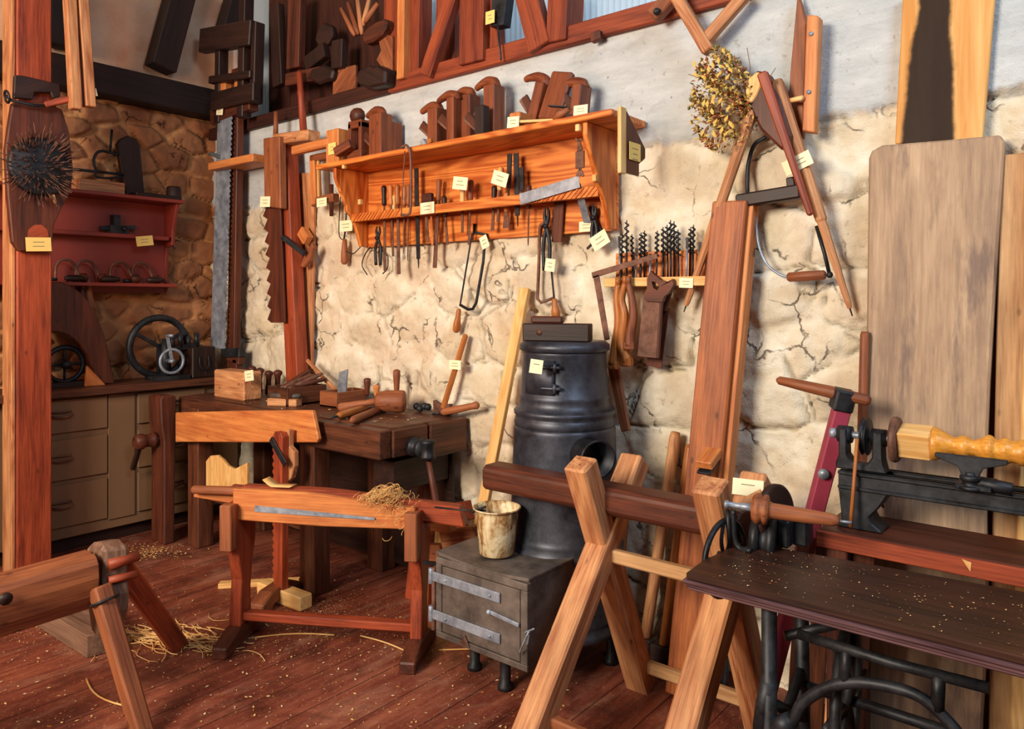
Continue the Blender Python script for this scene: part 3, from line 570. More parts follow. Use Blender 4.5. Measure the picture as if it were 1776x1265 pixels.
TOOLS = [
 (666, 322, 668, 470, 'black handled chisel standing leftmost in the shelf rail', 'black', 'chisel', .024),
 (677, 321, 682, 445, 'orange handled gouge second from the left in the shelf rail', 'redlit', 'gouge', .018),
 (689, 320, 692, 476, 'long brown handled chisel in the rail behind the fret saw', 'hand', 'chisel', .026),
 (684, 339, 680, 430, 'short handled awl low among the leftmost rail tools', 'pale', 'awl', .01),
 (702, 321, 700, 440, 'slim awl inside the frame of the hanging fret saw', 'hand', 'awl', .01),
 (709, 320, 707, 452, 'thin screwdriver just left of the fret saw bow', 'mid', 'screwdriver', .01),
 (762, 311, 754, 465, 'long red brown handled chisel leaning across the rail', 'mid', 'chisel', .03),
 (770, 340, 776, 425, 'dark gouge crossing the long leaning chisel', 'dark', 'gouge', .02),
 (802, 322, 802, 404, 'yellow handled chisel under the card at the middle of the rail', 'pale', 'chisel', .018),
 (817, 312, 813, 425, 'brown handled long gouge right of the yellow handled chisel', 'mid', 'gouge', .014),
 (858, 322, 854, 400, 'black handled chisel left of the tilted card', 'black', 'chisel', .022),
 (869, 290, 863, 385, 'yellow handled gouge poking above the tilted card', 'pale', 'gouge', .014),
 (879, 335, 878, 396, 'broad short chisel right of the tilted card', 'redlit', 'chisel', .042),
 (917, 321, 916, 426, 'thin pointed awl with a round knob near the steel square', 'dark', 'awl', .01)]
for a in TOOLS: edge_tool(a[0], a[1], a[2], a[3], a[4], a[5], a[6], a[7], o=.10 + random.uniform(-.008, .012))
for x0, y0, x1, y1, wd, lb in ((722, 292, 726, 466, .03, 'long dark flat file standing above the rail by the first card'), (884, 267, 882, 345, .028, 'tall dark flat file, leftmost of the three standing together'), (895, 266, 898, 393, .03, 'tall dark flat file, middle one of three standing together'), (904, 290, 906, 350, .026, 'shorter dark flat file, rightmost of three standing together')):
    p0, p1 = w(x0, y0, .105), w(x1, y1, .10); t = thing('flat_file', lb, 'file', p1); d = (p1 - p0).normalized()
    P1(lambda b: b.bar(p0, p1 - d * .05, wd, .006, -Y, wd * .85), 'iron', 'file_blade', t, .001); P1(lambda b: b.bar(p1 - d * .05, p1, .01, .005, -Y, .003), 'iron', 'tang', t, .001)
t = thing('spokeshave', 'small dark wooden spokeshave behind the card at the left of the rail', 'plane', w(741, 345, .12))
P1(lambda b: b.bar(w(733, 345, .115), w(750, 343, .115), .05, .03, -Y), 'dark', 'stock', t, .006); P1(lambda b: b.bar(w(738, 350, .11), w(742, 420, .11), .02, .005, -Y), 'rust', 'iron', t, .001); P1(lambda b: b.bar(w(747, 350, .112), w(750, 425, .112), .012, .005, -Y), 'redlit', 'wedge', t, .001)
def pliers(px, y0, y1, spread, label, name='pincers', o=.065, mat='iron', grip=.012):
    c = w(px, y0 + (y1 - y0) * .3, o); t = thing(name, label, 'pliers', w(px, y1, o))
    for s in (-1, 1):
        b = MB(); b.tube(bez([w(px - s * 2, y0, o), w(px - s * spread * .5, y0 + (y1 - y0) * .12, o), c, w(px + s * spread * .8, y0 + (y1 - y0) * .6, o), w(px + s * spread * .6, y1, o)], 5), [.004 + .005 * min(1, i / 6) for i in range(21)], 7); b.build('arm', M[mat], t, 0)
    b = MB(); b.cyl(c, c - Y * .016, .011, seg=10); b.build('rivet', M[mat], t, 0)
pliers(656, 393, 460, 6, 'thin black pincers hanging at the lower left shelf corner', o=.05)
pliers(948, 360, 470, 7, 'large black pincers hanging open over the bow saw', o=.085)
pliers(1031, 358, 425, 5, 'small black pincers behind the tilted paper card on the shelf', o=.075)
t = thing('wire_loop', 'thin iron wire hoop hanging below the left shelf end', 'hook', w(665, 475, .045)); b = MB(); b.tube(bez([w(650, 420, .045), w(634, 440, .045), w(628, 460, .045), w(637, 477, .045)]), .0035, 6); b.tube(bez([w(673, 445, .045), w(672, 465, .045), w(664, 475, .045)]), .0035, 6); b.tube([w(650, 420, .045), w(673, 445, .045)], .0035, 6); b.build('wire', M['iron'], t, 0)
# fret saw hooked over the shelf edge
t = thing('fret_saw', 'slender rusty fret saw frame hooked over the shelf front edge', 'saw', w(710, 370, .315)); b = MB(); b.tube(bez([w(696, 256, .31), w(704, 252, .315), w(709, 258, .32), w(712, 272, .32), w(713, 320, .32), w(712, 362, .32), w(708, 372, .32), (w(696, 373, .32))], 6), .0065, 8); b.build('frame', M['rust'], t, 0)
P1(lambda b: b.bar(w(702, 262, .318), w(696, 373, .318), .006, .002, -Y), 'rust', 'blade', t, 0)
# steel try squares, cards, plank, hinge
t = thing('steel_square', 'dull steel square laid slanting across the right of the rail', 'square', w(955, 330, .18)); P1(lambda b: b.bar(w(902, 346, .178), w(1005, 315, .178), .052, .004, -Y), 'steel', 'stock', t, .001); P1(lambda b: b.bar(w(1000, 318, .172), w(1019, 387, .06), .04, .004, -Y), 'steel', 'blade', t, .001)
b = MB(); b.bar(w(971, 348, .062), w(966, 420, .062), .055, .012, -Y); one(b, 'wooden_strip', M['dark'], 'flat brown wooden strip hanging below the right end of the rail', 'strip')
t = thing('strap_hinge', 'rusty pierced iron hinge hanging at the right shelf end', 'hinge', w(1007, 300, .2)); P1(lambda b: (b.bar(w(1006, 262, .21), w(1006, 292, .21), .045, .008, -Y), b.bar(w(1004, 243, .21), w(1006, 262, .21), .012, .006, -Y, .03)), 'rust', 'plate', t); P1(lambda b: [b.bar(w(1006, 292, .21), w(1006 + q, 306, .21), .012, .006, -Y) for q in (-6, 0, 6)], 'rust', 'finger', t); P1(lambda b: [b.bar(w(1004, 246, .21), w(1004 + q, 240, .21), .01, .006, -Y) for q in (-6, 6)], 'rust', 'hook', t)
t = thing('try_square', 'dark wooden try square with yellowed card hanging off the shelf end', 'square', w(1085, 300, .24)); xs = w(1060, 200, .3).x + .035
b = MB(); b.box((xs, -.312, w(1080, 300, .3).z), (xs + .016, -.27, w(1080, 185, .3).z), 2); b.build('blade', M['pale'], t, .002)
b = MB(); zt, zb = w(1080, 187, .3).z, w(1080, 298, .3).z; b.prism([V((xs + .004, y, z)) for y, z in ((-.27, zt), (-.12, zt - .13), (-.12, zt - .17), (-.17, zt - .20), (-.17, zb), (-.27, zb))], (.012, 0, 0), Z); b.build('stock', M['dark'], t, .003)
b = MB(); card(b, V((xs + .022, -.215, zt - .158)), Y, Z, .085, .07, X, 3); b.build('tag', [M['yellow'], M['ink']], t, 0)
t = thing('hand_clamp', 'iron clamp jaw with a large slanted white card under the shelf', 'clamp', w(1038, 425, .05)); P1(lambda b: (b.bar(w(1022, 358, .06), w(1047, 412, .06), .016, .01, -Y), b.bar(w(1026, 372, .06), w(1036, 362, .06), .012, .01, -Y), b.bar(w(1040, 410, .045), w(1018, 432, .045), .012, .008, -Y)), 'iron', 'jaw', t); wtag(t, 1040, 417, 30, 26, .085, 30)
# ================================================================== moulding planes and blocks along the shelf top
SZ = 2.204
def plane_up(px, ybot, ytop, wpx, label, o=.15, horn=True, wedge=True, lean=0, mat='horn', depth=.085):
    p = w(px, ybot, o); p.z = SZ; H = w(px, ytop, o).z - SZ; k = (w(px + 5, ybot, o) - w(px - 5, ybot, o)).length / 10; wd = wpx * k * .62
    t = thing('wooden_plane', label, 'plane', p, 'wooden planes on the pine shelf'); u = V((math.sin(lean), 0, math.cos(lean))); r = V((u.z, 0, -u.x))
    hb = H * (.86 if horn else 1)
    b = MB(); b.prism([p + r * q + Y * y for q, y in ((-wd / 2, -depth / 2), (wd / 2, -depth / 2), (wd / 2, depth / 2), (-wd / 2, depth / 2))], u * hb, u); b.build('stock', M[mat], t, .005)
    if horn:
        q = p + u * (hb - .012) + r * wd * .15; b = MB(); b.tube(bez([q, q + u * H * .10 - r * .01, q + u * H * .14 - r * .05, q + u * H * .10 - r * .10, q + u * H * .055 - r * .125], 5), [.03, .028, .027, .026, .026, .025, .024, .023, .023, .022, .022, .021, .020, .019, .018, .017, .016, .016, .015, .014, .011], 10); b.build('horn', M[mat], t, 0)
    if wedge:
        q = p + u * H * .3 - r * wd * .5 - Y * depth * .2; b = MB(); b.bar(q + r * .02, q + u * .07 - r * .06, .035, .012, Y); b.build('wedge', M['dark'], t, .002)
        b = MB(); b.bar(q + r * .02 - u * .015, q + u * .06 - r * .075, .03, .004, Y); b.build('plane_iron', M['rust'], t, .001)
    return t
t = plane_up(588, 274, 227, 34, 'squat wooden plane block with yellowed card leftmost on the shelf', .17, False, False, 0, 'redlit', .10); wtag(t, 576, 258, 13, 20, .226, 8, 'yellow')
# upright frame plane with a real opening
p = w(622, 270, .16); p.z = SZ; H = w(622, 187, .16).z - SZ; t = thing('moulding_plane', 'tall open framed plane with a knob standing left on the shelf', 'plane', p)
for dx in (-.045, .045): P1(lambda b: b.box((p.x + dx - .012, p.y - .03, SZ), (p.x + dx + .012, p.y + .03, SZ + H * .72)), 'horn', 'post', t, .003)
P1(lambda b: b.box((p.x - .06, p.y - .035, SZ), (p.x + .06, p.y + .035, SZ + .07)), 'horn', 'stock', t, .004); P1(lambda b: b.box((p.x - .057, p.y - .03, SZ + H * .62), (p.x + .057, p.y + .03, SZ + H * .76)), 'horn', 'bridge', t, .004); P1(lambda b: b.sphere((p.x - .01, p.y, SZ + H * .86), .05, 12, (1, .8, .9)), 'dark', 'knob', t, 0); P1(lambda b: b.bar((p.x - .09, p.y - .08, SZ + .06), (p.x + .02, p.y - .06, SZ + .10), .05, .05, Z), 'horn', 'fence', t, .004)
plane_up(660, 266, 186, 34, 'tall wooden plane standing on end beside the open framed plane', .15)
plane_up(684, 262, 213, 13, 'narrow dark plane slip tucked behind the tall upright plane', .08, False, False)
plane_up(759, 250, 178, 26, 'upright plane with short wedge standing alone left of the shelf middle', .16)
plane_up(790, 245, 158, 20, 'slender upright plane with a curved horn pointing left', .18)
plane_up(815, 240, 152, 30, 'upright plane with a pointed horn between two neighbours', .12)
plane_up(836, 238, 184, 24, 'low dark plane block with iron standing before the tallest plane', .235, False, True, 0, 'black', .05)
plane_up(857, 232, 134, 30, 'tallest upright plane with a broad rounded horn', .14)
t = plane_up(903, 222, 198, 30, 'small flat plane block with card at the middle of the shelf', .23, False, False, 0, 'redlit', .09); wtag(t, 890, 212, 20, 19, .288, 4)
plane_up(925, 212, 132, 24, 'reclining plane with curved horn left of the broad leaning block', .15, True, True, .3)
t = thing('broad_plane_block', 'broad brown wooden block leaning near the right shelf end', 'block', w(950, 208, .15)); P1(lambda b: b.bar(w(952, 210, .17) + Z * .0, w(978, 126, .13), .115, .035, -Y), 'horn', 'stock', t, .008)
t = plane_up(1003, 203, 138, 26, 'small plane with horn and card at the right shelf end', .14, True, True, .12); wtag(t, 1007, 191, 24, 17, .285, 6)
t = thing('plane_iron', 'loose plane iron resting against the broad leaning block', 'blade', w(965, 186, .22)); P1(lambda b: b.bar(w(952, 184, .24), w(984, 186, .22), .028, .006, Z), 'iron', 'blade', t, .002); P1(lambda b: b.lathe(w(960, 205, .25), w(986, 190, .25), [(0, .012), (.5, .02), (1, .01)], 10), 'mid', 'handle', t, 0)
b = MB(); b.bar(w(900, 214, .27) + Z * .005, w(968, 210, .23) + Z * .002, .03, .012, Z); one(b, 'wooden_wedge', M['pale'], 'thin pale wooden lath lying flat on the shelf near the right end', 'wedge')
# spokeshave hooked behind the fret saw top and small brass bit
t = thing('marking_gauge', 'small marking gauge lying on the shelf above the fret saw', 'gauge', w(742, 252, .25)); P1(lambda b: b.bar(w(727, 258, .27), w(750, 243, .27), .022, .022, Z), 'hand', 'stem', t, .002); P1(lambda b: b.bar(w(738, 254, .27), w(743, 247, .27), .05, .05, Z), 'steel', 'fence', t, .003)
# ================================================================== hanging saws below the shelf
def framesaw(pts, blade, h0, h1, r, label, name, mat, o=.06):
    t = thing(name, label, 'saw', w(h1[0], h1[1], o)); b = MB(); b.tube([w(x, y, o) for x, y in pts], r, 8); b.build('frame', M[mat], t, 0)
    P1(lambda b: b.bar(w(*blade[0], o), w(*blade[1], o), .010, .002, -Y), 'iron', 'blade', t, 0)
    P1(lambda b: b.lathe(w(*h0, o), w(*h1, o), [(0, .009), (.1, .013), (.3, .013), (.65, .02), (.9, .02), (1, .01)], 12), 'hand', 'handle', t, 0); return t
t = framesaw([(823, 388), (822, 403), (844, 407), (840, 430), (838, 455), (832, 490), (826, 525), (820, 536), (812, 537), (798, 529)], ((819, 404), (798, 530)), (796, 536), (791, 577), .0075, 'iron hacksaw with wooden handle and white card on the stone wall', 'hacksaw', 'iron'); wtag(t, 840, 420, 13, 22, .072, 25)
t = framesaw([(945, 386), (938, 390), (936, 400), (935, 450), (933, 500), (932, 518), (938, 525), (961, 517)], ((949, 392), (961, 517)), (961, 518), (965, 552), .0075, 'rusty bow saw hanging above the stove with a white card', 'bow_saw', 'rust'); wtag(t, 954, 460, 17, 22, .1, -6)
t = thing('turnscrew_hook', 'long iron hook tool with wooden handle and card left of the shelf', 'hook', w(597, 458, .05)); P1(lambda b: (b.tube([w(604, 305, .05), w(602, 345, .05), w(599, 400, .05), w(596, 418, .05)], .005, 6), b.tube(bez([w(592, 318, .05), w(590, 350, .05), w(588, 405, .05), w(596, 418, .05)]), .003, 6)), 'iron', 'shaft', t, 0)
P1(lambda b: b.lathe(w(598, 415, .05), w(597, 459, .05), [(0, .011), (.2, .016), (.6, .02), (.9, .02), (1, .011)], 12), 'mid', 'handle', t, 0); P1(lambda b: b.tube(bez([w(600, 436, .05), w(612, 440, .05), w(622, 432, .05), w(632, 420, .05)]), .003, 6), 'iron', 'wire', t, 0); wtag(t, 600, 392, 22, 19, .066, 4)
# ================================================================== drill rack
def rack():
    t = thing('drill_rack', 'small pine rack full of auger bits on the stone wall', 'rack', w(1150, 495, .03)); a0, a1 = w(1050, 483, .1), w(1246, 480, .1); x0, x1 = a0.x, a1.x; zt, zb = a0.z, w(1050, 498, .1).z
    P1(lambda b: b.box((x0 + .02, -.05, zb), (x1, -.03, w(1060, 440, .05).z)), 'pine', 'back_board', t, .002); P1(lambda b: b.box((x0, -.115, zb), (x1, -.095, zt)), 'pale', 'front_rail', t, .003); P1(lambda b: b.box((x0 + .01, -.095, zb), (x1, -.05, zb + .012)), 'pine', 'bottom_board', t, .001)
    wtag(t, 1190, 491, 24, 17, .119, -2); return x0, x1, zt, zb
rx0, rx1, rzt, rzb = rack()
BITS = [(1074, 410, 'spade'), (1079, 405, 'auger'), (1087, 384, 'auger'), (1096, 408, 'auger'), (1104, 430, 'spade'), (1112, 405, 'auger'), (1118, 402, 'auger'), (1128, 440, 'spade'), (1140, 402, 'auger'), (1150, 396, 'auger'), (1157, 392, 'auger'), (1163, 384, 'auger'), (1169, 386, 'auger'), (1176, 400, 'auger'), (1192, 412, 'spade'), (1198, 396, 'auger'), (1203, 392, 'auger'), (1214, 420, 'spade'), (1224, 430, 'spade'), (1236, 415, 'spade')]
for i, (px, y0, kd) in enumerate(BITS):
    o = .062 + .014 * (i % 3); p0 = w(px, y0, o); p1 = V((p0.x + random.uniform(-.006, .006), p0.y, rzb + .013)); u = (p0 - p1).normalized(); L = (p0 - p1).length
    where = ['at the left end', 'left of the middle', 'near the middle', 'right of the middle', 'at the right end'][min(4, i // 4)]
    if kd == 'auger':
        t = thing('auger_bit', 'dark spiral auger bit, %s in row from the left of the drill rack' % ('second third fourth sixth seventh ninth tenth eleventh twelfth thirteenth fourteenth sixteenth seventeenth'.split()[[1, 2, 3, 5, 6, 8, 9, 10, 11, 12, 13, 15, 16].index(i)]), 'drill bit', p1, 'bits in the drill rack'); r = random.uniform(.006, .009)
        P1(lambda b: b.cyl(p1, p1 + u * L * .55, .0042, seg=8), 'iron', 'shank', t, 0); b = MB(); n = 40; turns = 4.5; b.tube([p1 + u * (L * (.52 + .46 * k / n)) + X * r * math.cos(turns * 6.283 * k / n) + Y * r * math.sin(turns * 6.283 * k / n) for k in range(n + 1)], .0032, 5); b.cyl(p1 + u * L * .5, p1 + u * (L * 1.02), .0035, .002, 6); b.build('spiral', M['iron'], t, 0)
    else:
        t = thing('spade_bit', 'thin straight drill bit, %s in row from the left of the drill rack' % ({0: 'first', 4: 'fifth', 7: 'eighth', 14: 'fifteenth', 17: 'eighteenth', 18: 'nineteenth', 19: 'twentieth'}[i]), 'drill bit', p1, 'bits in the drill rack'); P1(lambda b: b.cyl(p1, p1 + u * L * .75, .0045, seg=8), 'steel', 'shank', t, 0); P1(lambda b: b.bar(p1 + u * L * .75, p0, .01, .003, -Y, .012), 'iron', 'cutter', t, 0)
t = thing('carpenters_square', 'rusty iron carpenters square hung across the drill rack corner', 'square', w(1050, 560, .12)); P1(lambda b: b.bar(w(1027, 478, .125), w(1140, 444, .125), .026, .005, -Y, .022), 'rust', 'long_arm', t, .001); P1(lambda b: b.bar(w(1034, 478, .125), w(1053, 590, .125), .03, .005, -Y, .026), 'rust', 'short_arm', t, .001)
# tenon saw, its neighbour and the wooden tongs
t = thing('tenon_saw', 'brown tenon saw with pierced wooden handle hanging from the drill rack', 'saw', w(1128, 618, .13)); P1(lambda b: b.prism(wp([(1116, 512), (1146, 512), (1150, 520), (1141, 622), (1105, 618)], .13), (0, .004, 0)), 'rust', 'blade', t, .001); P1(lambda b: b.bar(w(1148, 515, .13), w(1141, 622, .13), .012, .012, -Y), 'dark', 'back', t, .002)
hp = [(1116, 512), (1122, 500), (1122, 484), (1128, 470), (1134, 476), (1146, 486), (1160, 490), (1166, 484), (1168, 494), (1160, 508), (1152, 514), (1148, 524), (1118, 522)]; b = MB(); o = .145
outer = wp(hp, o); hole = wp([(1130, 488), (1138, 490), (1143, 498), (1140, 504), (1133, 500)], o)
def holed(b, outer, hole, ext):
    n, h = len(outer), len(hole); near = [min(range(h), key=lambda j: (outer[i] - hole[j]).length) for i in range(n)]
    for z, flip in ((V((0, 0, 0)), 0), (V(ext), 1)):
        vs = [p + z for p in outer + hole]; fs = []
        for i in range(n):
            k = (i + 1) % n; a, c = near[i], near[k]; f = [i, k] + [n + c]
            if a != c:
                st = 1 if ((c - a) % h) <= h / 2 else -1; q = c
                while q != a: q = (q - st) % h; f.append(n + q)
            fs.append(f[::-1] if flip else f)
        b.add(vs, fs, (outer[0], X, Z, Y))
    for ring, fl_ in ((outer, 0), (hole, 1)):
        m = len(ring); b.add(ring + [p + V(ext) for p in ring], [[i, (i + 1) % m, (i + 1) % m + m, i + m] for i in range(m)], (outer[0], X, Z, Y))
holed(b, outer, hole, (0, .022, 0)); b.build('handle', M['dark'], t, 0)
t = thing('dovetail_saw', 'second dark saw half hidden behind the tenon saw blade', 'saw', w(1145, 636, .06)); P1(lambda b: b.prism(wp([(1152, 535), (1160, 535), (1147, 640), (1120, 634), (1128, 540)], .06), (0, .006, 0)), 'dark', 'blade', t, .001); P1(lambda b: b.bar(w(1164, 490, .07), w(1152, 540, .07), .03, .02, -Y, .022), 'dark', 'handle', t, .006)
for k, (pts, lb, mt) in enumerate((([(1072, 494), (1070, 520), (1073, 560), (1068, 600), (1064, 632)], 'slim wooden clamp arm hanging leftmost under the drill rack', 'hand'), ([(1084, 492), (1078, 520), (1083, 548), (1079, 590), (1087, 628)], 'curved wooden clamp arm second from left under the drill rack', 'hand'), ([(1090, 492), (1096, 520), (1098, 550), (1093, 580), (1092, 600)], 'dark wooden clamp arm beside the tenon saw', 'mid'))):
    t = thing('wooden_clamp', lb, 'clamp', w(*pts[-1], .13)); o = .13 + .006 * k; path = bez([w(x, y, o) for x, y in pts], 6); n = len(path); P1(lambda b: b.tube(path, [.013 + .012 * (i / n) for i in range(n)], 8), mt, 'arm', t, 0); P1(lambda b: b.bar(path[-1] + Z * .02, path[-1] - Z * .02, .05, .04, -Y), mt, 'jaw', t, .008); P1(lambda b: b.tube([path[0], path[0] + Z * .03], .012, 8), mt, 'tip', t, 0)
b = MB(); b.bar(w(1064, 636, .07), w(1086, 748, .10), .05, .02, -Y, .04); one(b, 'slanting_lath', M['mid'], 'dark wooden lath slanting down behind the stove flue', 'lath', None, .003)
# ================================================================== long leaning cooper's jointer
def jointer():
    a0, a1 = w(1272, 352, .09), w(1212, 985, .235); d = (a1 - a0).normalized(); a1 = a0 + d * ((a0.z - .003) / -d.z)
    t = thing('coopers_plane', 'very long upright wooden jointer plane leaning on the stone wall', 'plane', (a1.x, a1.y, 0)); k = .135
    b = MB(); b.bar(a0, a1, k, .085, -Y); b.build('stock', M['jointer'], t, .006)
    L = (a1 - a0).length; s = X; b = MB(); b.bar(a0 + X * .075 + Y * .015, a1 + X * .075 + Y * .015, .02, .06, -Y); b.build('lit_strip', M['redlit'], t, .002)  # lit side of the stock, painted as a brighter orange strip
    q = onp(1240, 775, a0 - Y * .047, (0, -1, .09)); b = MB(); b.bar(q - d * .05 - Y * .0, q + d * .03, .055, .01, -Y); b.build('mouth', M['black'], t, .002)
    b = MB(); b.bar(q + d * .015 + Y * .0, q - Y * .085 + d * .055, .062, .03, Z); b.build('wedge', M['redlit'], t, .003); b = MB(); b.bar(q + d * .04, q - Y * .08 + d * .085, .05, .008, Z); b.build('plane_iron', M['iron'], t, .001)
jointer()
# ================================================================== wooden compass / tripod with turning gear
def compass():
    o = .16; t = thing('peg_legged_block', 'wooden block with long tapered peg legs hanging on the stone wall', 'tripod', w(1320, 420, o))
    b = MB(); b.prism(wp([(1297, 134), (1312, 122), (1326, 124), (1352, 170), (1372, 235), (1370, 262), (1352, 258), (1318, 225), (1296, 180)], o), (0, .09, 0), Z); b.build('block', M['dark'], t, .01)
    b = MB(); b.prism(wp([(1298, 136), (1312, 124), (1321, 128), (1319, 150), (1311, 168), (1303, 178), (1293, 174), (1293, 156)], o + .006), (0, .012, 0)); b.build('sawn_face', M['pale'], t, .004)
    def leg(x0, y0, x1, y1, o0, o1, r0, r1): p0, p1 = w(x0, y0, o0), w(x1, y1, o1); b = MB(); b.lathe(p0, p1, [(0, r0 * .8), (.02, r0), (.5, r0 * .9), (.62, r0 * .85), (.63, r1 * 1.5), (.97, r1), (1, r1 * .7)], 9, False); l = b.build('leg', M['saw'], t, 0); u = (p1 - p0).normalized(); b = MB(); b.cyl(p1 - u * .01, p1 + u * .028, .004, .002, 8); b.build('metal_tip', M['iron'], l, 0)
    leg(1306, 190, 1190, 530, .14, .09, .022, .012); leg(1346, 140, 1474, 535, .13, .08, .024, .011)
    b = MB(); b.bar(w(1322, 126, .19), w(1406, 374, .15), .036, .03, -Y, .02, .02); b.build('short_leg', M['red'], t, .006)
    wtag(t, 1372, 283, 0.1, .1, .15); t.children[-1].name = 'tag'; bpy.data.objects.remove(t.children[-1]); 
    wtag(t, 1383, 283, 50, 26, .135, 27)
    t2 = thing('hand_brace', 'iron hand brace with dark bar and turned grip hanging under the peg legged block', 'brace', w(1400, 480, .07)); o = .075
    P1(lambda b: b.tube(bez([w(x, y, o) for x, y in ((1328, 238), (1308, 252), (1298, 285), (1296, 320))]) + [w(1297, 360, o)], .008, 8), 'iron', 'upper_rod', t2, 0)
    P1(lambda b: b.bar(w(1279, 350, o + .02), w(1390, 332, o + .02), .05, .045, -Y), 'black', 'cross_bar', t2, .006); P1(lambda b: b.bar(w(1372, 308, o + .01), w(1376, 346, o + .01), .03, .03, -Y), 'black', 'stub', t2, .004)
    b = MB(); p0, p1 = w(1300, 350, o), w(1301, 420, o); n = 60; b.cyl(p0, p1, .013, seg=10); b.tube([p0 + (p1 - p0) * (k / n) + X * .015 * math.cos(k * 1.1) + Y * .015 * math.sin(k * 1.1) for k in range(n + 1)], .003, 5); b.lathe(w(1300, 418, o), w(1298, 462, o), [(0, .014), (.3, .022), (.6, .022), (1, .012)], 12); b.build('wound_shaft', M['dark'], t2, 0)
    P1(lambda b: b.tube(bez([w(x, y, o) for x, y in ((1310, 375), (1316, 425), (1330, 458), (1352, 476), (1368, 481))]), .005, 7), 'steel', 'bow', t2, 0); P1(lambda b: b.lathe(w(1366, 481, o), w(1432, 477, o), [(0, .012), (.04, .017), (.5, .018), (.96, .017), (1, .012)], 12), 'mid', 'grip', t2, 0); P1(lambda b: (b.tube([w(1416, 392, o), w(1430, 440, o), w(1438, 474, o)], .007, 7), b.sphere(w(1439, 477, o), .012, 10)), 'iron', 'link_rod', t2, 0)
compass()
# dried flowers
def bouquet():
    c = w(1254, 172, .14); t = thing('dried_bouquet', 'bunch of dried brown and yellow flowers hanging on the wall', 'bouquet', w(1262, 262, .1)); rr = random.Random(11)
    mats = [plain('dry_leaf_brown', '#94683c', .7, .2), plain('dry_leaf_yellow', '#e0bc60', .7, .2), plain('dry_leaf_rust', '#a8542c', .7, .2), plain('dry_leaf_olive', '#77703a', .7, .2)]
    b = MB(); st = w(1296, 190, .1)
    for i in range(60):
        d = V((rr.gauss(0, .075), rr.gauss(0, .035), rr.gauss(0, .115))); b.tube([st, (st + c + d) / 2 + Z * .02, c + d * .8], .0016, 3)
    b.build('stems', mats[0], t, 0)
    b = MB(); n = 0
    while n < 1900:
        d = V((rr.uniform(-1, 1), rr.uniform(-1, 1), rr.uniform(-1, 1)))
        if d.length > 1 or d.length < .2 or rr.random() > .55 + .45 * math.sin(d.x * 7 + d.z * 9): continue
        n += 1; q = c + V((d.x * .135 * (1 - .2 * d.z), d.y * .085, d.z * .205)) + V((-.02 * d.z, 0, 0)); b.m = rr.choice([0, 0, 1, 1, 1, 2, 3]); u = V((rr.gauss(0, 1), rr.gauss(0, 1), rr.gauss(0, 1))).normalized(); v = u.orthogonal().normalized(); s = rr.uniform(.006, .015)
        b.add([q - u * s, q + v * s * .5 + u.cross(v) * .003, q + u * s, q - v * s * .5 + u.cross(v) * .003], [[0, 1, 2, 3]], (q, u, v, Z))
    for i in range(26):
        b.m = 1; q = c + V((rr.uniform(-.08, .07), -.08, rr.uniform(-.16, .14))); u = V((rr.gauss(0, .5), 0, 1)).normalized(); b.add([q - u * .013, q + X * .008 - Y * .006, q + u * .016, q - X * .008 - Y * .006], [[0, 1, 2, 3]], (q, u, X, Z))
    o = b.build('leaves', mats, t, 0); o['kind'] = 'stuff'
bouquet()
